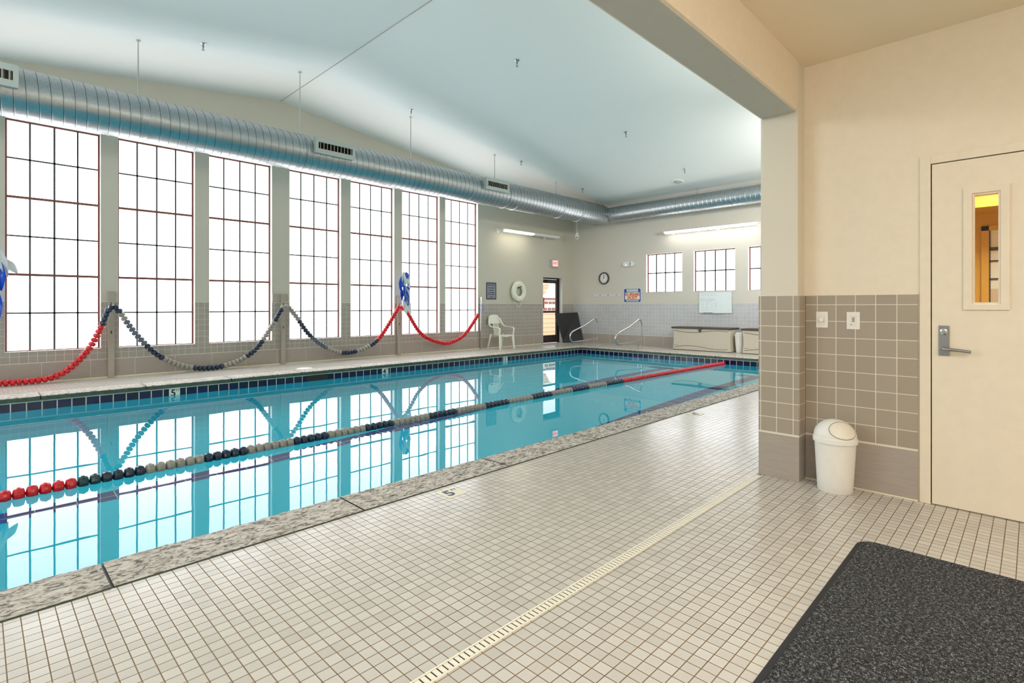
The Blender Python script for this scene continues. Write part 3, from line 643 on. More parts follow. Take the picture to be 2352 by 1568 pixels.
# ------------------------------------------------------------------ pennants
def pennants(x, ztop, lab, spec):
    t = thing('pennant_string', lab, 'pennant string', (x, 11.42, 1.2))
    rnd = random.Random(int(x * 100) + 5)
    cord = [(0.02, 0.05, ztop - 1.2)]
    for (dx, dy, z, ang, col, ln) in spec:
        cord.append((dx * 0.5, dy, z - 1.2))
        n = 7; vs = []; wdt = 0.20
        R = Euler((rnd.uniform(-.15, .15), ang * 0.6, rnd.uniform(-0.5, 0.5))).to_matrix()
        for i in range(n):
            f = i / (n - 1); hw = wdt / 2 * min(1.0, 0.25 + 1.6 * f) * (1 - f) ** 0.7 * 1.35 + 0.006
            for j in range(5):
                s_ = -1 + j / 2; fold = 0.030 * math.sin(s_ * 3.1 + f * 2.0) * (1 - 0.5 * f)
                vs.append(Vector((dx, dy, z - 1.2)) + R @ Vector((s_ * hw * 0.72, fold, -f * ln)))
        fs = [(i * 5 + j, i * 5 + j + 1, (i + 1) * 5 + j + 1, (i + 1) * 5 + j) for i in range(n - 1) for j in range(4)]
        m_ = MB().add(vs, fs); k = len(m_.v); back = [Vector(v) + R @ Vector((0, 0.004, 0)) for v in m_.v]
        m_.add(back, [f[::-1] for f in fs])
        part('blue_pennant' if col == 'blueflag' else 'white_pennant', m_, col, t, smooth=True, recalc=False)
    part('cord', MB().tube(cord, 0.006, 6), 'whiteflag', t)
pennants(7.66, 2.16, 'bunch of blue and white vinyl pennants hanging from the third post', [
    (0.0, 0.0, 2.14, -0.15, 'whiteflag', 0.45), (0.03, -0.03, 2.12, -0.45, 'whiteflag', 0.42), (-0.03, 0.03, 2.02, 0.25, 'blueflag', 0.36), (0.03, -0.06, 2.13, -0.35, 'blueflag', 0.16),
    (0.10, -0.05, 1.84, -0.6, 'blueflag', 0.17), (0.0, -0.02, 1.80, 0.12, 'blueflag', 0.42), (-0.06, 0.0, 1.72, 0.30, 'blueflag', 0.34), (0.08, 0.0, 1.78, -0.25, 'whiteflag', 0.38), (0.05, -0.04, 1.66, -0.15, 'blueflag', 0.38),
    (0.0, -0.05, 1.52, -0.30, 'whiteflag', 0.44), (0.06, -0.02, 1.52, -0.35, 'whiteflag', 0.50), (-0.02, -0.03, 1.44, -0.2, 'whiteflag', 0.38), (0.10, 0.0, 1.46, -0.30, 'whiteflag', 0.34)])
pennants(0.20, 2.22, 'bunch of blue and white vinyl pennants cut off by the left edge of the view', [
    (0.0, 0.0, 2.20, -0.20, 'blueflag', 0.62), (0.04, -0.04, 2.16, -0.42, 'whiteflag', 0.45), (0.10, -0.02, 2.0, -1.15, 'whiteflag', 0.28), (-0.03, 0.02, 2.1, 0.05, 'whiteflag', 0.6), (0.06, -0.03, 1.95, -0.12, 'blueflag', 0.45),
    (-0.05, 0.0, 1.85, 0.15, 'blueflag', 0.5), (0.02, -0.05, 1.52, -0.05, 'blueflag', 0.5), (-0.06, -0.05, 1.50, 0.05, 'blueflag', 0.46), (0.05, 0, 1.88, -.1, 'whiteflag', 0.2)])

# ------------------------------------------------------------------ air duct
DY, DZC, DR = 9.92, 4.185, 0.335
ad = thing('air_duct', 'galvanised spiral air duct hung under the ceiling along windows and end wall', 'duct', (7, DY, DZC))
def spiral(p0, axis, length, r, pitch=0.128, n=40, up=Vector((0, 0, 1)), rfun=None):
    mb = MB(); p0 = Vector(p0); ax = Vector(axis).normalized(); sd = ax.cross(up).normalized()
    stations = []; s = -pitch
    while s < length + pitch: stations += [(s, 0), (s + pitch * 0.90, 0), (s + pitch * 0.925, 0.004), (s + pitch * 0.965, 0.004)]; s += pitch
    vs = []
    for s, dr_ in stations:
        for k in range(n + 1):
            a = 2 * PI * k / n; q = min(max(s + pitch * k / n, 0), length); rr = (rfun(q / length) if rfun else r) + dr_
            vs.append(p0 + ax * q + (up * math.cos(a) + sd * math.sin(a)) * rr)
    m = n + 1
    fs = [(i * m + k, i * m + k + 1, (i + 1) * m + k + 1, (i + 1) * m + k) for i in range(len(stations) - 1) for k in range(n)]
    mb.add(vs, fs); return mb
XA = -3.9
part('main_run', spiral((XA, DY, DZC), (1, 0, 0), 14.05 - XA, DR), 'galvx', ad, True, world=True, recalc=False)
part('end_wall_run', spiral((14.30, 9.86, 4.19), (0, -1, 0), 8.36, 0.222, 0.128, rfun=lambda t: 0.236 - 0.05 * t * 0 if t < 2 else 0), 'galvy', ad, True, world=True, recalc=False)
el = MB().lathe([(DR, 14.02), (DR + .004, 14.06), (0.31, 14.30), (0.24, 14.58), (0.06, 14.60)], 36, lambda a, b, h: (h, DY + a, DZC - 0.0 + b))
part('end_elbow', el, 'galv', ad, True, world=True)
def collar(x, wd_=0.05, dr_=0.010): part('collar', MB().lathe([(DR, x - wd_ / 2), (DR + dr_, x - wd_ / 2 + 0.004), (DR + dr_, x + wd_ / 2 - 0.004), (DR, x + wd_ / 2)], 40, lambda a, b, h: (h, DY + a, DZC + b)), 'galv', ad, True, world=True)
for x in (1.80, 1.90, 2.90, 4.27, 4.36, 6.10, 6.84, 6.93, 8.47, 9.74, 10.10, 11.95, 12.85): collar(x)
for y in (7.3, 5.75): part('collar', MB().lathe([(0.222, y - .02), (0.245, y - .016), (0.245, y + .016), (0.222, y + .02)], 32, lambda a, b, h: (14.30 + a, h, 4.19 + b)), 'galv', ad, True, world=True)
def register(x):
    """supply register: tapered box on the pool side of the duct, facing slightly down"""
    L_, Hh = 0.80, 0.29; ang = 0.04; ny = -math.cos(ang); nz = -math.sin(ang)
    c = Vector((x, DY - DR - 0.12, DZC + 0.085)); n = Vector((0, ny, nz)); u = Vector((1, 0, 0)); v = Vector((0, -nz, ny)) * -1
    if v.z < 0: v = -v
    P_ = lambda a, b, d: c + u * a + v * b + n * d
    mb = MB(); o_ = []
    for (a, b) in ((-1, -1), (1, -1), (1, 1), (-1, 1)): o_.append(P_(a * L_ / 2, b * Hh / 2, 0.0))
    for (a, b) in ((-1, -1), (1, -1), (1, 1), (-1, 1)): o_.append(P_(a * (L_ / 2 - 0.03), b * (Hh / 2 - 0.02), -0.20))
    i_ = [P_(a * (L_ / 2 - 0.055), b * (Hh / 2 - 0.085) , 0.0) for a, b in ((-1, -1), (1, -1), (1, 1), (-1, 1))]
    j_ = [P_(a * (L_ / 2 - 0.055), b * (Hh / 2 - 0.085), -0.06) for a, b in ((-1, -1), (1, -1), (1, 1), (-1, 1))]
    mb.add(o_ + i_ + j_, [(0, 4, 5, 1), (1, 5, 6, 2), (2, 6, 7, 3), (3, 7, 4, 0)] + [(k, (k + 1) % 4, 8 + (k + 1) % 4, 8 + k) for k in range(4)] + [(8 + k, 8 + (k + 1) % 4, 12 + (k + 1) % 4, 12 + k) for k in range(4)])
    rg = part('supply_register', mb, 'post', ad, world=True, bevel=0.0, label='grey painted air register on the duct'); 
    rg.data.materials[0] = M['regmetal']
    part('grille_back', MB().add(j_, [(0, 1, 2, 3)]), 'black', rg, world=True)
    sl = MB()
    for k in range(10):
        a = -L_ / 2 + 0.055 + (L_ - 0.11) * (k + 0.5) / 10
        q = [P_(a - 0.006, -(Hh / 2 - .085), -0.004), P_(a + 0.006, -(Hh / 2 - .085), -0.004), P_(a + 0.006, (Hh / 2 - .085), -0.004), P_(a - 0.006, (Hh / 2 - .085), -0.004)]
        q2 = [p - n * 0.045 + u * 0.02 for p in q]
        sl.add(q + q2, [(0, 1, 2, 3), (4, 7, 6, 5), (0, 4, 5, 1), (1, 5, 6, 2), (2, 6, 7, 3), (3, 7, 4, 0)])
    part('grille_slats', sl, 'post', rg, world=True)
M['regmetal'] = simple('grey_register_paint', srgb(176, 184, 180), 0.4, 0.2)
for x in (0.0, 4.83, 9.12): register(x)
def rod(x, y, ztop, zbot): 
    part('hanger_rod', MB().tube([(x, y, zbot), (x, y, ztop)], 0.011, 8).lathe([(0.03, ztop - 0.012), (0.03, ztop)], 12, lambda a, b, h: (x + a, y + b, h)).box(x - .025, x + .025, y - .02, y + .02, zbot - 0.01, zbot + 0.03), 'steel', ad, world=True)
for x in (-0.8, 1.78, 4.33, 6.84, 9.43, 11.9, 13.9): rod(x, DY, cz(x), DZC + DR)
for y in (6.75, 3.8): rod(14.3, y, cz(14.3), 4.19 + 0.225)

# ------------------------------------------------------------------ sprinklers
def sprinkler(x, y, lab):
    z = cz(x); t = thing('sprinkler', lab, 'sprinkler', (x, y, z), group='ceiling sprinklers')
    part('escutcheon', MB().lathe([(0.045, -0.001), (0.045, -0.008), (0.022, -0.022)], 16), 'steel', t, True)
    part('body', MB().lathe([(0.016, -0.02), (0.016, -0.06), (0.010, -0.065), (0.010, -0.10), (0.016, -0.105)], 12), 'handle', t, True)
    part('deflector', MB().lathe([(0.026, -0.105), (0.026, -0.109)], 12), 'steel', t)
SPR = [(2.58, 9.53, 'sprinkler head on the ceiling nearest above the first duct hanger'), (6.63, 9.6, 'sprinkler head on the ceiling just above the third duct hanger'), (10.12, 9.63, 'sprinkler head on the ceiling between the fourth duct hanger and the far corner'),
       (12.74, 9.59, 'sprinkler head on the ceiling closest to the bend of the duct'), (6.59, 6.37, 'sprinkler head highest in the view over the middle of the pool'), (10.07, 6.39, 'sprinkler head over the pool in the middle of its row'), (12.75, 6.35, 'sprinkler head next to the round ceiling speaker')]
for a in SPR: sprinkler(*a)
sp = thing('ceiling_speaker', 'round white ceiling fitting near the end wall duct', 'ceiling speaker', (13.5, 6.93, cz(13.5)))
sp.rotation_euler = (0, math.atan(0.122), 0)
part('ring', MB().lathe([(0.17, -0.001), (0.17, -0.012), (0.13, -0.022), (0.12, -0.010)], 36), 'ceil', sp, True)
part('cone', MB().lathe([(0.10, -0.004), (0.09, -0.03), (0.05, -0.05), (0.02, -0.052)], 24), 'post', sp, True)

# ------------------------------------------------------------------ wall lamps
def wall_lamp(name_label, p0, p1, outv, segs, wallpos, brackets, hw=0.055):
    p0 = Vector(p0); p1 = Vector(p1); d = (p1 - p0).normalized(); o = Vector(outv); t = thing('wall_lamp', name_label, 'lamp', (p0 + p1) / 2, group='long tube lamps on brackets')
    upz = Vector((0, 0, 1)); L_ = (p1 - p0).length
    def prof(s0, s1, mat, nm, sec):
        mb = MB(); a = p0 + d * s0; b = p0 + d * s1; n = len(sec)
        vs = [a + o * u + upz * v for u, v in sec] + [b + o * u + upz * v for u, v in sec]
        mb.add(vs, [tuple(range(n)), tuple(range(2 * n - 1, n - 1, -1))] + [(i, (i + 1) % n, (i + 1) % n + n, i + n) for i in range(n)])
        part(nm, mb, mat, t, world=True)
    prof(0, L_, 'plastic', 'housing', [(-hw, 0.0), (-hw, 0.06), (-hw * .4, 0.085), (hw * .4, 0.085), (hw, 0.06), (hw, 0.045), (-hw + .015, 0.0)])
    for s0, s1, lit in segs: prof(s0 + 0.03, s1 - 0.03, lit, 'lens', [(-hw + .02, -0.012), (-hw + .015, 0.0), (hw - 0.002, 0.044), (hw + 0.004, 0.030), (hw * 0.3, -0.004)])
    for s in brackets:
        q = p0 + d * s; wp = Vector(q)
        if abs(o.x) > 0: wp.x = wallpos
        else: wp.y = wallpos
        part('bracket', MB().tube([q + upz * 0.05, (q + wp) / 2 + upz * 0.045, wp + upz * 0.03], 0.014, 8), 'plastic', t, world=True)
        part('wall_plate', MB().obox(wp + upz * 0.03 + o * 0.012, 0.10 if abs(o.y) > 0 else 0.024, 0.024 if abs(o.y) > 0 else 0.10, 0.13, (0, 0, 0)), 'plastic', t, world=True, bevel=0.008)
wall_lamp('long tube lamp on the window wall above the life ring, left half lit', (11.27, 11.45, 3.555), (13.88, 11.45, 3.555), (0, -1, 0), [(0, 1.31, 'tube'), (1.31, 2.61, 'plastic')], WL, [0.02, 2.2])
wall_lamp('long fully lit tube lamp above the small end wall windows', (14.85, 8.07, 3.49), (14.85, 5.31, 3.49), (-1, 0, 0), [(0, 1.38, 'tubew'), (1.38, 2.76, 'tubew')], WF, [0.2, 1.6, 2.74])
# housings and brackets made up for the added fill lamps, out of view
LAMPW = ['first over the opening to the pool', 'second over the opening to the pool', 'third on the wall over the near deck', 'fourth on the wall over the near deck', 'on the wall behind the camera']
for lo, la in zip([o for o in C.objects if o.name.startswith('pool_fill_lamp')], LAMPW):
    d_ = Vector(lo.rotation_euler.to_matrix() @ Vector((0, 0, -1))); t = thing('wall_lamp', 'added unseen fill lamp, %s' % la, 'lamp', tuple(lo.location))
    hb_ = MB().obox(-d_ * 0.05, lo.data.size + 0.06, lo.data.size_y + 0.06, 0.06, lo.rotation_euler)
    part('housing', hb_, 'plastic', t)
    wv = Vector((0, JY1 - lo.location.y, 0)) if lo.location.x > -3.5 else Vector((X0 - lo.location.x, 0, 0))
    part('bracket', MB().tube([-d_ * 0.08, wv], 0.02, 8), 'plastic', t)
# ------------------------------------------------------------------ dome camera
sc_ = thing('security_camera', 'small white dome camera on a thin rod in the far corner', 'security camera', (14.3, 11.0, 3.55))
part('rod', MB().tube([(0, 0, 0.12), (0, 0, cz(14.3) - 3.55)], 0.010, 8), 'plastic', sc_)
part('cap', MB().lathe([(0.02, 0.21), (0.035, 0.20), (0.035, 0.17), (0.05, 0.16), (0.075, 0.10), (0.078, 0.07)], 20), 'plastic', sc_, True)
part('dome', MB().lathe([(0.055, 0.07), (0.054, 0.03), (0.04, -0.005), (0.015, -0.02)], 20), 'plastic', sc_, True)
part('lens', MB().lathe([(0.024, 0.0), (0.024, 0.012)], 16, lambda a, b, h: (-0.045 - h * 0.6, -0.035 + a - h * 0.5, 0.03 + b)), 'lens', sc_)
# ------------------------------------------------------------------ exit sign
xs_ = thing('exit_sign', 'illuminated red exit sign above the glazed door', 'exit sign', (13.95, WL, 2.58))
part('housing', MB().box(-0.20, 0.20, -0.05, 0, 0, 0.27), 'regmetal', xs_, bevel=0.006)
part('red_face', MB().box(-0.09, 0.185, -0.053, -0.05, 0.06, 0.255), 'exitred', xs_)
part('lettering', text_mb('EXIT', 0.125, lambda a, b, c: (a + 0.047, -0.055 - c, b + 0.158), 0.002, bold=0.002), 'signred', xs_)
# ------------------------------------------------------------------ notice sign
ns = thing('notice_sign', 'grey rectangular NOTICE sign left of the life ring', 'sign', (11.02, WL, 1.475))
part('panel', MB().box(-0.205, 0.205, -0.012, 0, 0, 0.515), 'signgrey', ns, bevel=0.003)
b_ = MB()
for a, b, c, d in ((-.205, .205, 0, .035), (-.205, .205, .48, .515), (-.205, -.175, .035, .48), (.175, .205, .035, .48)): b_.box(a, b, -0.016, -0.012, c, d)
part('border', b_, 'signink', ns)
for txt, z, s_ in (('NOTICE', 0.43, 0.085), ('NO RUNNING', 0.345, 0.042), ('NO DIVING', 0.275, 0.042), ('NO SMOKING', 0.205, 0.042), ('NO LIFE GUARD', 0.150, 0.038), ('Pool Rules', 0.085, 0.036)):
    part('lettering', text_mb(txt, s_, lambda a, b, c, z=z: (a, -0.0135 - c, b + z), 0.002, bold=0.0015), 'signink', ns)
# ------------------------------------------------------------------ life ring
lr = thing('life_ring', 'white foam life ring with looped grab rope on the window wall', 'life ring', (12.15, WL - 0.03, 1.735))
rr = [(0.235 * math.cos(a), -0.06, 0.235 * math.sin(a)) for a in [2 * PI * k / 48 for k in range(48)]]
mb = MB(); tv = []
for k in range(48):
    a = 2 * PI * k / 48
    for j in range(16): b = 2 * PI * j / 16; q = 0.235 + 0.088 * math.cos(b); tv.append((q * math.cos(a), -0.062 + 0.058 * math.sin(b), q * math.sin(a)))
mb.add(tv, [(k * 16 + j, k * 16 + (j + 1) % 16, ((k + 1) % 48) * 16 + (j + 1) % 16, ((k + 1) % 48) * 16 + j) for k in range(48) for j in range(16)])
part('ring', mb, 'ringw', lr, True)
for a in (2.35, 5.35, 0.3, 3.9):
    band = [((0.235 + 0.091 * math.cos(b)) * math.cos(a), -0.062 + 0.061 * math.sin(b), (0.235 + 0.091 * math.cos(b)) * math.sin(a)) for b in [2 * PI * j / 16 for j in range(16)]]
    part('strap', MB().tube(band, 0.006, 6, closed=True), 'rope', lr, True)
gp = spline([(0.03 - 0.26, -0.05, 0.24), (-0.33, -0.05, 0.05), (-0.32, -0.06, -0.12), (-0.20, -0.07, -0.32), (-0.02, -0.07, -0.48), (0.10, -0.07, -0.34), (0.16, -0.08, -0.27), (0.30, -0.07, -0.24), (0.36, -0.06, -0.12)], 6)
part('grab_rope', MB().tube(gp, 0.008, 6), 'rope', lr, True)
part('grab_rope', MB().tube(spline([(-0.22, -0.05, 0.25), (-0.12, -0.05, 0.34), (0.04, -0.04, 0.36), (0.14, -0.05, 0.31)], 6), 0.008, 6), 'rope', lr, True)
part('hook', MB().tube([(0, 0.015, 0.11), (0.0, -0.10, 0.13), (0.05, -0.14, 0.17)], 0.010, 8), 'black', lr, True)
# ------------------------------------------------------------------ leaning exercise mat
lm = thing('rubber_mat', 'black rubber mat with toothed edges leaning in the far corner by the glazed door', 'mat', (14.5, 11.5, 0))
TL, TR, BR, BL = Vector((13.92, 11.66, 1.02)), Vector((14.97, 11.50, 1.045)), Vector((14.93, 11.22, 0.085)), Vector((14.30, 11.60, 0.004))
nrm = (TR - TL).cross(BL - TL).normalized()
if nrm.y > 0: nrm = -nrm
out = []
for a, b, n in ((TL, TR, 26), (TR, BR, 22), (BR, BL, 20), (BL, TL, 22)):
    cc = (TL + TR + BR + BL) / 4
    for i in range(n):
        p = a.lerp(b, i / n); d = (p - cc).normalized(); out.append(p + d * (0.012 if i % 2 else -0.012))
mb = MB(); n_ = len(out); cc = (TL + TR + BR + BL) / 4
mb.add([p for p in out] + [p + nrm * 0.014 for p in out] + [cc, cc + nrm * 0.014],
       [(i, (i + 1) % n_, 2 * n_) for i in range(n_)] + [(i + n_, 2 * n_ + 1, (i + 1) % n_ + n_) for i in range(n_)] + [(i, i + n_, (i + 1) % n_ + n_, (i + 1) % n_) for i in range(n_)])
part('sheet', mb, 'rubber', lm, world=True)
# ------------------------------------------------------------------ handrails
def handrail(y, lab, dx=0.0):
    t = thing('pool_handrail', lab, 'handrail', (13.85 + dx, y, 0), group='steel handrails at the pool steps'); r = 0.022
    def P3(l): return [(13.85 + dx + a, y, b) for a, b in l]
    top = [(0.08, 0.0), (0.08, 0.35), (0.08, 0.70)] + arcp(0.08 - 0.15, 0.72, 0.15, 0, 0.62 * PI, 8)
    # slope down to the water side, round the end, come back to the lower bar
    top += [(-0.62, 0.665), (-1.10, 0.535)] + [(-1.20, 0.50), (-1.29, 0.44), (-1.32, 0.36), (-1.30, 0.27), (-1.22, 0.20), (-1.12, 0.185)] + [(-0.5, 0.207), (0.06, 0.232)]
    part('bent_tube', MB().tube(P3(top), r, 12), 'steel', t, True, world=True)
    part('short_leg', MB().tube(P3([(-0.125, 0.0), (-0.125, 0.225)]), r * 0.95, 12), 'steel', t, True, world=True)
    for a in (0.08, -0.125): part('flange', MB().lathe([(0.05, 0), (0.05, 0.008), (0.024, 0.02)], 20, lambda p, q, h, a=a: (13.85 + dx + a + p, y + q, h)), 'steel', t, True, world=True)
handrail(9.90, 'bent steel handrail in front of the leaning black mat'); handrail(8.32, 'bent steel handrail nearer the storage boxes', 0.03)
# ------------------------------------------------------------------ far wall fittings
ck = thing('wall_clock', 'round wall clock with dark rim on the end wall showing twelve', 'clock', (WF, 10.415, 2.215))
fx = lambda a, b, h: (-h, -a, b)     # face points -x; a grows to the viewer's right
part('rim', MB().lathe([(0.205, 0.0), (0.207, 0.03), (0.195, 0.045), (0.170, 0.040), (0.165, 0.02), (0.165, 0.0)], 40, fx), 'bronze', ck, True)
part('dial', MB().lathe([(0.166, 0.001), (0.166, 0.018)], 40, fx), 'plastic', ck)
tk = MB()
for k in range(12): a = 2 * PI * k / 12; c_, s_ = 0.135 * math.sin(a), 0.135 * math.cos(a); tk.box(-0.0215, -0.018, -c_ - 0.008, -c_ + 0.008, s_ - 0.010, s_ + 0.010)
part('hour_marks', tk, 'black', ck)
part('hour_hand', MB().obox((-0.024, 0.006, 0.04), 0.003, 0.016, 0.095, (0.10, 0, 0)), 'black', ck); part('minute_hand', MB().obox((-0.028, -0.003, 0.055), 0.003, 0.010, 0.13, (-0.05, 0, 0)), 'black', ck)
em = thing('emergency_light', 'small white emergency light on the end wall right of the clock', 'emergency light', (WF, 9.43, 2.565))
part('body', MB().prism([(a * 1.0, b) for a, b in arcp(-0.125, 0.077, 0.077, PI / 2, 3 * PI / 2, 8) + arcp(0.125, 0.077, 0.077, -PI / 2, PI / 2, 8)], lambda u, v, t: (-t, -u, v), 0.07), 'plastic', em, bevel=0.01)
part('lens', MB().box(-0.075, -0.07, -0.04, 0.14, 0.03, 0.125), 'board', em); part('indicator', MB().box(-0.078, -0.075, 0.06, 0.10, 0.035, 0.06), 'led', em)
part('end_band', MB().box(-0.077, -0.07, -0.085, -0.055, 0.01, 0.145), 'signgrey', em)
hr = thing('coat_hook_rail', 'white rail of four hooks under the wall clock', 'hook rail', (WF, 10.38, 1.585))
part('board', MB().box(-0.02, 0, -0.65, 0.65, 0, 0.10), 'white', hr, bevel=0.006)
for y in (0.505, 0.18, -0.145, -0.477): part('hook', MB().tube([(-0.02, y, 0.06), (-0.05, y, 0.055), (-0.065, y, 0.075)], 0.009, 8).lathe([(0.02, 0.02), (0.018, 0.028)], 12, lambda a, b, h, y=y: (-h, y + a, 0.055 + b)), 'steel', hr, True)
ws = thing('warning_sign', 'blue and cream WARNING NO LIFEGUARD ON DUTY sign on the end wall', 'sign', (WF, 9.31, 1.39))
rrect = lambda w_, h_, r: [(x, z) for cx_, cz_, a in ((w_ / 2 - r, r, -PI / 2), (w_ / 2 - r, h_ - r, 0), (-w_ / 2 + r, h_ - r, PI / 2), (-w_ / 2 + r, r, PI)) for x, z in arcp(cx_, cz_, r, a, a + PI / 2, 5)]
part('panel', MB().prism([(a, b) for a, b in rrect(0.64, 0.46, 0.05)], lambda u, v, t: (-t, -u, v), 0.008), 'board', ws)
part('blue_field', MB().prism([(a, b + 0.012) for a, b in rrect(0.615, 0.436, 0.045)], lambda u, v, t: (-0.008 - t, -u, v), 0.002), 'signblue', ws)
part('cream_field', MB().box(-0.012, -0.010, -0.275, 0.275, 0.092, 0.325), 'cream2', ws)
part('heading_band', MB().box(-0.012, -0.010, -0.20, 0.20, 0.327, 0.44), 'signgrey', ws)
part('footer_band', MB().box(-0.012, -0.010, -0.23, 0.23, 0.03, 0.075), 'silver', ws)
sg = lambda cy_, z: (lambda a, b, c: (-0.013 - c, cy_ - a, b + z))
part('lettering', text_mb('WARNING', 0.10, lambda a, b, c: (-0.013 - c, -a * 0.92, b * 1.3 + 0.383), 0.002, bold=0.003), 'board', ws, label='pale heading WARNING')
part('lettering', text_mb('NO LIFEGUARD', 0.098, lambda a, b, c: (-0.013 - c, -a * 0.78, b * 1.35 + 0.258), 0.002, bold=0.004), 'signred', ws, label='red words NO LIFEGUARD')
part('lettering', text_mb('ON DUTY', 0.098, lambda a, b, c: (-0.013 - c, -a * 0.85, b * 1.35 + 0.150), 0.002, bold=0.004), 'signred', ws, label='red words ON DUTY')
part('small_lettering', text_mb('Children should not use pool alone', 0.030, lambda a, b, c: (-0.013 - c, -a * 0.85, b + 0.052), 0.001), 'signink', ws)
wbd = thing('whiteboard', 'small whiteboard with faint handwriting hung below the second end wall window', 'whiteboard', (WF, 6.555, 1.075))
part('board', MB().box(-0.02, 0, -0.48, 0.48, 0, 0.60), 'board', wbd, bevel=0.003)
fr = MB(); fr.box(-0.024, -0.0, -0.49, 0.49, -0.012, 0.0); fr.box(-0.024, 0, -0.49, 0.49, 0.6, 0.608); fr.box(-0.024, 0, -0.49, -0.48, 0, 0.6); fr.box(-0.024, 0, 0.48, 0.49, 0, 0.6)
part('frame', fr, 'regmetal', wbd)
part('pen_tray', MB().box(-0.05, -0.024, -0.25, 0.40, -0.018, -0.008), 'regmetal', wbd)
for y in (0.30, 0.17, 0.13): part('marker_pen', MB().tube([(-0.04, y - 0.06, -0.002), (-0.04, y + 0.05, -0.002)], 0.008, 8), 'black', wbd)
scr = MB(); rs = random.Random(8)
rows_ = [(0.55, 0.45, -0.05), (0.50, 0.42, -0.02), (0.40, 0.46, 0.02), (0.365, 0.46, 0.0), (0.33, 0.45, 0.06)]
for z, ya, yb in rows_:
    y = ya
    while y > yb: w_ = rs.uniform(.012, .05); scr.box(-0.0215, -0.020, y - w_, y, z + rs.uniform(-.004, .004), z + rs.uniform(.005, .010)); y -= w_ + rs.uniform(.006, .02)
for cc_ in (0.40, 0.27, 0.13, 0.02):
    for k in range(8):
        z = 0.29 - k * 0.03 + rs.uniform(-.006, .006)
        if rs.random() < 0.75: w_ = rs.uniform(.03, .09); scr.box(-0.0215, -0.020, cc_ - w_, cc_, z, z + 0.005)
part('handwriting', scr, 'marker', wbd)
# ------------------------------------------------------------------ storage boxes
def deck_box(y0, y1, lab):
    """y0 > y1: left and right ends as seen"""
    t = thing('deck_box', lab, 'storage box', (14.40, (y0 + y1) / 2, 0), group='resin storage boxes along the end wall'); L_ = y0 - y1; D_ = 0.58
    f0, f1 = 0.0, D_; n = 26; H_ = 0.62
    mb = MB(); vs = []; rows = 9
    loop = []
    for a, b in [(0.0, L_ / 2 - 0.03), (0.03, L_ / 2), (D_ - .03, L_ / 2), (D_, L_ / 2 - .03), (D_, -L_ / 2 + .03), (D_ - .03, -L_ / 2), (0.05, -L_ / 2), (0.0, -L_ / 2 + .05)]: loop.append((a, b))
    for i in range(rows):
        f = i / (rows - 1); ins = 0.006 * math.sin(PI * f); sh = 0.010 * (1 - f)
        endb = 0.030 * math.sin(PI * min(1, f * 1.05))
        for a, b in loop: vs.append((a + (ins if a < D_ / 2 else -ins), b - math.copysign(ins + sh * 0.5 + endb * 0.6, b), 0.015 + (H_ - 0.015) * f))
    k = len(loop)
    mb.add(vs, [(i * k + j, i * k + (j + 1) % k, (i + 1) * k + (j + 1) % k, (i + 1) * k + j) for i in range(rows - 1) for j in range(k)] + [tuple(range(k))[::-1], tuple((rows - 1) * k + j for j in range(k))])
    part('tub', mb, 'boxp', t, True)
    part('lid', MB().box(-0.025, D_ + 0.01, -L_ / 2 - 0.015, L_ / 2 + 0.015, H_, H_ + 0.05), 'boxl', t, bevel=0.014)
    part('base_skirt', MB().box(0.008, D_ - 0.01, -L_ / 2 + 0.02, L_ / 2 - 0.02, 0, 0.016), 'black', t)
    for z0, sg_ in ((0.545, -1), (0.10, 1)):
        pts = [(-0.0 + 0.004 - (0.004) + 0.004 + 0.006 * math.sin(PI * (z0 / H_)) - 0.004, L_ / 2 - 0.07 - (L_ - 0.14) * i / 20, z0 + sg_ * 0.035 * math.sin(PI * 2 * (i / 20) ** 0.9 - 0.6)) for i in range(21)]
        part('groove', MB().tube(pts, 0.006, 6), 'boxl', t)
    part('latch', MB().box(-0.045, -0.005, -0.055, 0.055, H_ - 0.01, H_ + 0.058).lathe([(0.04, 0.0), (0.04, 0.012), (0.02, 0.014)], 20, lambda a, b, h: (-0.012 - h, a, H_ - 0.05 + b)), 'boxl', t, bevel=0.004)
    for yy in (L_ / 2 - 0.09, L_ / 2 - 0.16): part('foot_screw', MB().lathe([(0.010, 0), (0.010, 0.006)], 10, lambda a, b, h, yy=yy: (0.004 - h, yy + a, 0.14 + b)), 'black', t)
deck_box(7.57, 5.86, 'beige resin storage box with brown lid, standing fully in view')
deck_box(5.56, 3.85, 'beige resin storage box with brown lid, cut off by the cream wall end')
tb_ = thing('plastic_bin', 'white plastic bin wedged between the two storage boxes', 'bin', (14.66, 5.71, 0))
part('tub', MB().lathe([(0.09, 0.0), (0.10, 0.02), (0.13, 0.42), (0.14, 0.46), (0.11, 0.52), (0.07, 0.55)], 8), 'plastic', tb_)
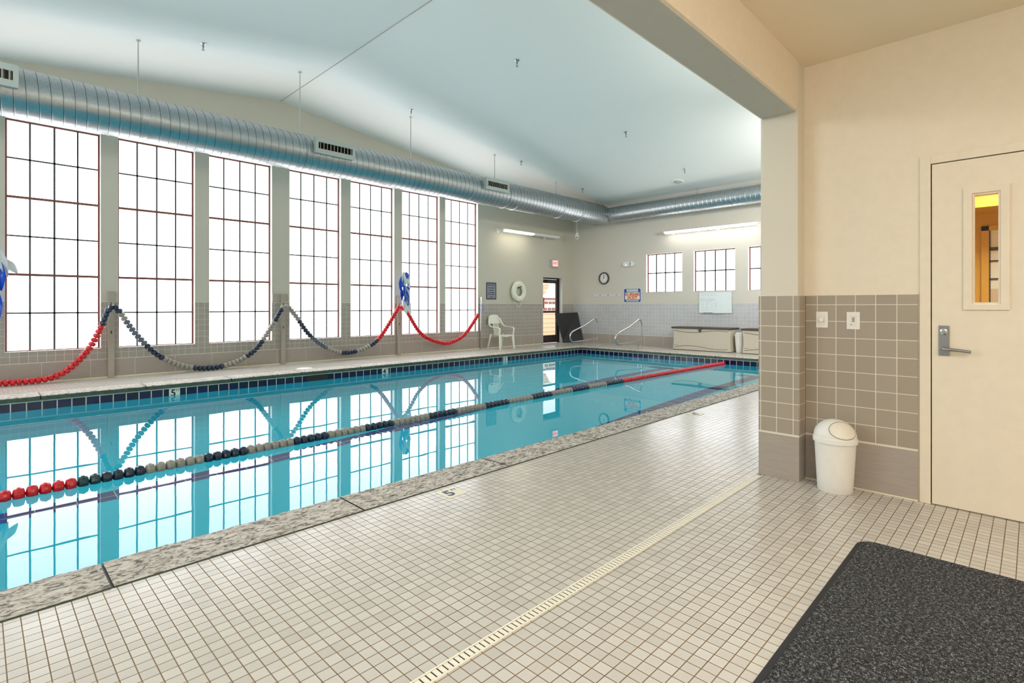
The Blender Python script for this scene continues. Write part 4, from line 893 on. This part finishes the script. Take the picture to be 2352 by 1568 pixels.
# ------------------------------------------------------------------ plastic chair (faces -y in its own axes)
ch = thing('plastic_armchair', 'white resin armchair with slatted back against the window wall', 'chair', (11.06, 11.345, 0), -0.05)
def shell(fn, nu, nv, th):
    g = [[Vector(fn(i / nu, j / nv)) for j in range(nv + 1)] for i in range(nu + 1)]; m_ = MB(); W = nv + 1
    vs = [p for r in g for p in r]; nrm_ = []
    for i in range(nu + 1):
        for j in range(W):
            a = g[min(i + 1, nu)][j] - g[max(i - 1, 0)][j]; b = g[i][min(j + 1, nv)] - g[i][max(j - 1, 0)]; nrm_.append(a.cross(b).normalized() * th)
    k = len(vs); fs = [(i * W + j, i * W + j + 1, (i + 1) * W + j + 1, (i + 1) * W + j) for i in range(nu) for j in range(nv)]
    bd = [(i * W) for i in range(nu + 1)] + [nu * W + j for j in range(1, W)] + [i * W + nv for i in range(nu - 1, -1, -1)] + [j for j in range(nv - 1, 0, -1)]
    m_.add(vs + [v + n for v, n in zip(vs, nrm_)], fs + [tuple(q + k for q in f[::-1]) for f in fs] + [(bd[i], bd[(i + 1) % len(bd)], bd[(i + 1) % len(bd)] + k, bd[i] + k) for i in range(len(bd))]); return m_
part('seat', shell(lambda u, v: ((v - .5) * (0.50 - 0.06 * u), -0.24 + 0.46 * u, 0.425 - 0.035 * math.sin(PI * v) - 0.02 * u + (0.0 if u > .1 else -0.02)), 10, 10, 0.008), 'chairp', ch, True)
ybk = lambda z: 0.20 + (z - 0.42) * 0.22
top_ = shell(lambda u, v: ((v - .5) * (0.48 - 0.13 * max(0, u - .35) ** 1.2), ybk(0.74 + 0.27 * u) - 0.035 * math.sin(PI * v) + 0.03, 0.74 + 0.27 * u + 0.0 * v - 0.05 * (abs(v - .5) * 2) ** 3 * u), 8, 12, 0.010)
part('back_panel', top_, 'chairp', ch, True)
for k in range(5):
    xx = (k - 2) * 0.052; bs = MB()
    q = [(xx * 0.75, ybk(z) - 0.005, z) for z in (0.40, 0.55, 0.68, 0.76)]; q = [(xx * (0.85 + 0.2 * (z - .4)), y, z) for (_, y, z) in q]
    for a, b in zip(q, q[1:]): bs.add([(a[0] - .010, a[1], a[2]), (a[0] + .010, a[1], a[2]), (a[0] + .010, a[1] + .01, a[2]), (a[0] - .010, a[1] + .01, a[2]), (b[0] - .010, b[1], b[2]), (b[0] + .010, b[1], b[2]), (b[0] + .010, b[1] + .01, b[2]), (b[0] - .010, b[1] + .01, b[2])], [(0, 1, 5, 4), (1, 2, 6, 5), (2, 3, 7, 6), (3, 0, 4, 7), (0, 3, 2, 1), (4, 5, 6, 7)])
    part('back_slat', bs, 'chairp', ch)
for s_ in (-1, 1):
    ap = spline([(s_ * 0.20, ybk(.92) + .01, 0.92), (s_ * 0.245, ybk(.80), 0.80), (s_ * 0.27, 0.22, 0.70), (s_ * 0.285, 0.10, 0.655), (s_ * 0.29, -0.10, 0.645), (s_ * 0.285, -0.22, 0.63), (s_ * 0.275, -0.255, 0.58), (s_ * 0.27, -0.235, 0.43)], 5)
    m_ = MB(); n = len(ap); wv = []
    for i, p in enumerate(ap):
        t_ = (ap[min(i + 1, n - 1)] - ap[max(i - 1, 0)]).normalized(); sd = Vector((1, 0, 0)); u2 = sd.cross(t_).normalized(); hw = 0.026
        wv += [p - sd * hw - u2 * .006, p + sd * hw - u2 * .006, p + sd * hw + u2 * .006, p - sd * hw + u2 * .006]
    m_.add(wv, [(i * 4 + j, i * 4 + (j + 1) % 4, (i + 1) * 4 + (j + 1) % 4, (i + 1) * 4 + j) for i in range(n - 1) for j in range(4)] + [(3, 2, 1, 0), tuple((n - 1) * 4 + j for j in range(4))])
    part('armrest', m_, 'chairp', ch, True)
    for yy, y2, wt in ((-0.235, -0.265, 0.085), (0.19, 0.30, 0.05)):
        lg = MB(); x0, x1 = s_ * 0.245, s_ * 0.275
        lg.add([(x0 - wt * .5, yy - .02, .43), (x0 + wt * .5, yy - .02, .43), (x0 + wt * .5, yy + .02, .43), (x0 - wt * .5, yy + .02, .43), (x1 - wt * .3, y2 - .015, 0), (x1 + wt * .3, y2 - .015, 0), (x1 + wt * .3, y2 + .015, 0), (x1 - wt * .3, y2 + .015, 0)],
               [(0, 1, 2, 3), (7, 6, 5, 4), (0, 4, 5, 1), (1, 5, 6, 2), (2, 6, 7, 3), (3, 7, 4, 0)])
        part('leg', lg, 'chairp', ch, bevel=0.006)

# ------------------------------------------------------------------ vestibule: door, switches, bin, mat
d2 = thing('door_2', 'cream flush door with narrow vision pane and grey lever handle', 'door', (VX, 0, 0), kind='structure')
fr = MB(); fo = 0.524
fr.box(VX - 0.016, VX + 0.10, DY1, fo, 0, DT + 0.052); fr.box(VX - 0.016, VX + 0.10, -fo, DY0, 0, DT + 0.052); fr.box(VX - 0.016, VX + 0.10, DY0, DY1, DT, DT + 0.052)
part('frame', fr, 'cream', d2, world=True, bevel=0.003)
gp_ = MB(); gp_.box(VX + 0.03, VX + 0.05, DY1 - 0.03, DY1, 0, DT); gp_.box(VX + 0.03, VX + 0.05, DY0, DY0 + .03, 0, DT); gp_.box(VX + 0.03, VX + 0.05, DY0, DY1, DT - 0.03, DT)
part('dark_stop', gp_, 'darkwood', d2, world=True)
LY0, LY1, LZ0, LZ1 = 0.148, 0.256, 1.293, 1.950
lf = MB(); a, b, zb_, zt_ = DY0 + 0.006, DY1 - 0.006, 0.006, DT - 0.006; xa, xb = VX - 0.012, VX + 0.032
lf.box(xa, xb, LY1, b, zb_, zt_); lf.box(xa, xb, a, LY0, zb_, zt_); lf.box(xa, xb, LY0, LY1, zb_, LZ0); lf.box(xa, xb, LY0, LY1, LZ1, zt_)
part('leaf', lf, 'cream', d2, world=True)
vf = MB(); o0, o1, p0_, p1_ = 0.098, 0.308, 1.247, 1.999
def ringf(mb, X, Y, Z, A): # frame with sloped inner bevel
    (oy0, oy1, oz0, oz1), (iy0, iy1, iz0, iz1), (gy0, gy1, gz0, gz1) = A
    vs = []
    for (x, (y0, y1, z0, z1)) in ((X[0], (oy0, oy1, oz0, oz1)), (X[1], (oy0, oy1, oz0, oz1)), (X[1], (iy0, iy1, iz0, iz1)), (X[2], (gy0, gy1, gz0, gz1))):
        vs += [(x, y0, z0), (x, y1, z0), (x, y1, z1), (x, y0, z1)]
    mb.add(vs, [(i * 4 + k, i * 4 + (k + 1) % 4, (i + 1) * 4 + (k + 1) % 4, (i + 1) * 4 + k) for i in range(3) for k in range(4)])
ringf(vf, (xa, xa - 0.014, xa + 0.016), None, None, ((o0, o1, p0_, p1_), (LY0 - 0.012, LY1 + 0.012, LZ0 - 0.012, LZ1 + 0.012), (LY0, LY1, LZ0, LZ1)))
part('vision_frame', vf, 'cream', d2, world=True)
part('vision_pane', MB().box(xa + 0.018, xa + 0.022, LY0, LY1, LZ0, LZ1), 'amber', d2, world=True)
hp = part('handle_plate', MB().box(xa - 0.009, xa, 0.374, 0.428, 0.957, 1.147), 'handle', d2, world=True, bevel=0.002)
part('lever', MB().tube([(xa - 0.005, 0.402, 1.003), (xa - 0.030, 0.402, 1.003), (xa - 0.048, 0.398, 1.003), (xa - 0.052, 0.385, 1.0), (xa - 0.053, 0.33, 0.996), (xa - 0.052, 0.268, 0.990)], [0.013, 0.011, 0.011, 0.011, 0.010, 0.009], 12), 'handle', hp, True, world=True)
part('key_cylinder', MB().lathe([(0.019, 0), (0.019, 0.006), (0.012, 0.008), (0.012, 0.002)], 20, lambda p, q, h: (xa - 0.009 - h, 0.402 + p, 1.108 + q)).box(xa - 0.020, xa - 0.010, 0.399, 0.405, 1.10, 1.116), 'steel', hp, True, world=True)
# corridor beyond the vision pane
co = MB(); CX0, CX1 = VX + 0.14, 6.2
co.box(CX0, CX1, 1.02, 1.12, FT, 2.7); co.box(CX0, CX1, -1.3, -1.2, FT, 2.7); co.box(CX0, CX1 + 0.1, -1.3, 1.12, 2.6, 2.75); co.box(CX1, CX1 + 0.1, -1.2, 1.02, FT, 2.7)
struct('wall_corridor', co, 'mustard', 'mustard yellow corridor walls seen through the vision pane', 'wall')
struct('floor_corridor', MB().box(CX0 - 0.14, CX1 + 0.1, -1.3, 1.12, FT, -0.001), 'ground', 'floor of the corridor beyond the vestibule door', 'floor')
struct('trim_7', MB().box(5.75, CX1, -1.2, 1.02, 2.075, 2.16), 'mustard', 'yellow soffit ledge across the corridor end', 'trim')
d3 = thing('door_3', 'yellow framed glazed door at the end of the corridor', 'door', (CX1, 0.0, 0), kind='structure')
f3 = MB(); f3.box(CX1 - 0.03, CX1, 0.272, 0.322, 0, 1.965); f3.box(CX1 - 0.03, CX1, -0.55, 0.322, 1.925, 1.965)
part('frame', f3, 'mustard', d3, world=True)
part('pane', MB().box(CX1 - 0.02, CX1 - 0.005, -0.5, 0.272, 1.42, 1.925), 'board', d3, world=True)
part('panel', MB().box(CX1 - 0.02, CX1 - 0.005, -0.5, 0.272, 0.0, 1.42), 'boxp', d3, world=True)
gb_ = MB()
for z in (1.765, 1.66, 1.505): gb_.box(CX1 - 0.03, CX1 - 0.02, -0.5, 0.272, z - (0.014 if z == 1.765 else 0.006), z + (0.014 if z == 1.765 else 0.006))
gb_.box(CX1 - 0.03, CX1 - 0.02, 0.262, 0.272, 0, 1.925)
part('glazing_bars', gb_, 'bronze', d3, world=True)

TX = VX - 0.011
sw1 = thing('dimmer_switch', 'white wall plate with round dimmer knob, nearer the corner', 'switch', (TX, 1.089, 1.114))
part('plate', MB().box(-0.006, 0, -0.038, 0.038, 0, 0.116), 'plastic', sw1, bevel=0.003)
part('insert', MB().box(-0.009, -0.006, -0.018, 0.018, 0.022, 0.094), 'yellowflap', sw1, bevel=0.001)
part('knob', MB().lathe([(0.018, 0.0), (0.017, 0.016), (0.014, 0.019)], 24, lambda a, b, h: (-0.009 - h, a, 0.058 + b)), 'plastic', sw1, True)
sw2 = thing('timer_switch', 'white wall plate with four small buttons, nearer the door', 'switch', (TX, 0.8945, 1.108))
part('plate', MB().box(-0.006, 0, -0.040, 0.040, 0, 0.121), 'plastic', sw2, bevel=0.003)
part('insert', MB().box(-0.009, -0.006, -0.018, 0.018, 0.024, 0.097), 'yellowflap', sw2, bevel=0.001)
for z in (0.055, 0.066, 0.077): part('button', MB().box(-0.012, -0.009, -0.009, 0.006, z, z + 0.004), 'black', sw2)
part('indicator', MB().box(-0.011, -0.009, 0.009, 0.013, 0.032, 0.036), 'black', sw2)

bn = thing('trash_bin', 'white round plastic bin with domed swing lid in the vestibule corner', 'trash bin', (4.158, 0.972, 0))
R_ = lambda s: (lambda a, b, h: (a * 0.93, b * s, h))
part('body', MB().lathe([(0.100, 0.0), (0.107, 0.010), (0.113, 0.12), (0.120, 0.25), (0.125, 0.345)], 40, R_(1.0)), 'plastic', bn, True)
part('rim', MB().lathe([(0.124, 0.335), (0.134, 0.338), (0.135, 0.368), (0.132, 0.374), (0.125, 0.376)], 40, R_(1.0)), 'plastic', bn, True)
dome = [(0.130 * math.cos(a), 0.374 + 0.118 * math.sin(a)) for a in [i / 12 * PI / 2 for i in range(13)]]; dome[-1] = (0.001, dome[-1][1])
part('dome_lid', MB().lathe(dome, 40, R_(1.0)), 'plastic', bn, True)
# swing flap: outlined ellipse lying on the dome, tilted to the front
fc = Vector((-0.62, -0.55, 0.56)).normalized(); e1 = fc.cross(Vector((0, 0, 1))).normalized(); e2 = e1.cross(fc)
def on_dome(d, k=1.0): d = d.normalized(); return Vector((d.x * 0.130 * 0.93 * k, d.y * 0.130 * k, 0.374 + d.z * 0.118 * k))
fl_pts = [on_dome(fc + e1 * 0.85 * math.cos(a) + e2 * 0.62 * math.sin(a), 1.003) for a in [2 * PI * k / 40 for k in range(40)]]
ic = [on_dome(fc * 1.0 + (e1 * 0.82 * math.cos(a) + e2 * 0.59 * math.sin(a)) * q, 1.012) for q in (1, .66, .33) for a in [2 * PI * k / 40 for k in range(40)]]
fm = MB().add(ic + [on_dome(fc, 1.012)], [(i * 40 + k, i * 40 + (k + 1) % 40, (i + 1) * 40 + (k + 1) % 40, (i + 1) * 40 + k) for i in range(2) for k in range(40)] + [(80 + k, 80 + (k + 1) % 40, 120) for k in range(40)])
part('swing_flap', fm, 'yellowflap', bn, True)
part('flap_gap', MB().tube(fl_pts, 0.0013, 6, closed=True), 'black', bn, True)

mt = thing('floor_mat', 'charcoal loop pile entrance mat with black rubber border on the vestibule floor', 'mat', (2.45, 0.05, 0))
def rr2(x0, x1, y0, y1, r): return [p for cx_, cy_, a in ((x1 - r, y0 + r, -PI / 2), (x1 - r, y1 - r, 0), (x0 + r, y1 - r, PI / 2), (x0 + r, y0 + r, PI)) for p in arcp(cx_, cy_, r, a, a + PI / 2, 8)]
part('rubber_border', MB().prism(rr2(1.55, 3.385, -0.55, 0.672, 0.09), lambda u, v, t: (u, v, t), 0.005), 'rubber', mt, world=True, bevel=0.002)
part('pile', MB().prism(rr2(1.57, 3.365, -0.53, 0.645, 0.075), lambda u, v, t: (u, v, 0.004 + t), 0.008), 'mat', mt, world=True)
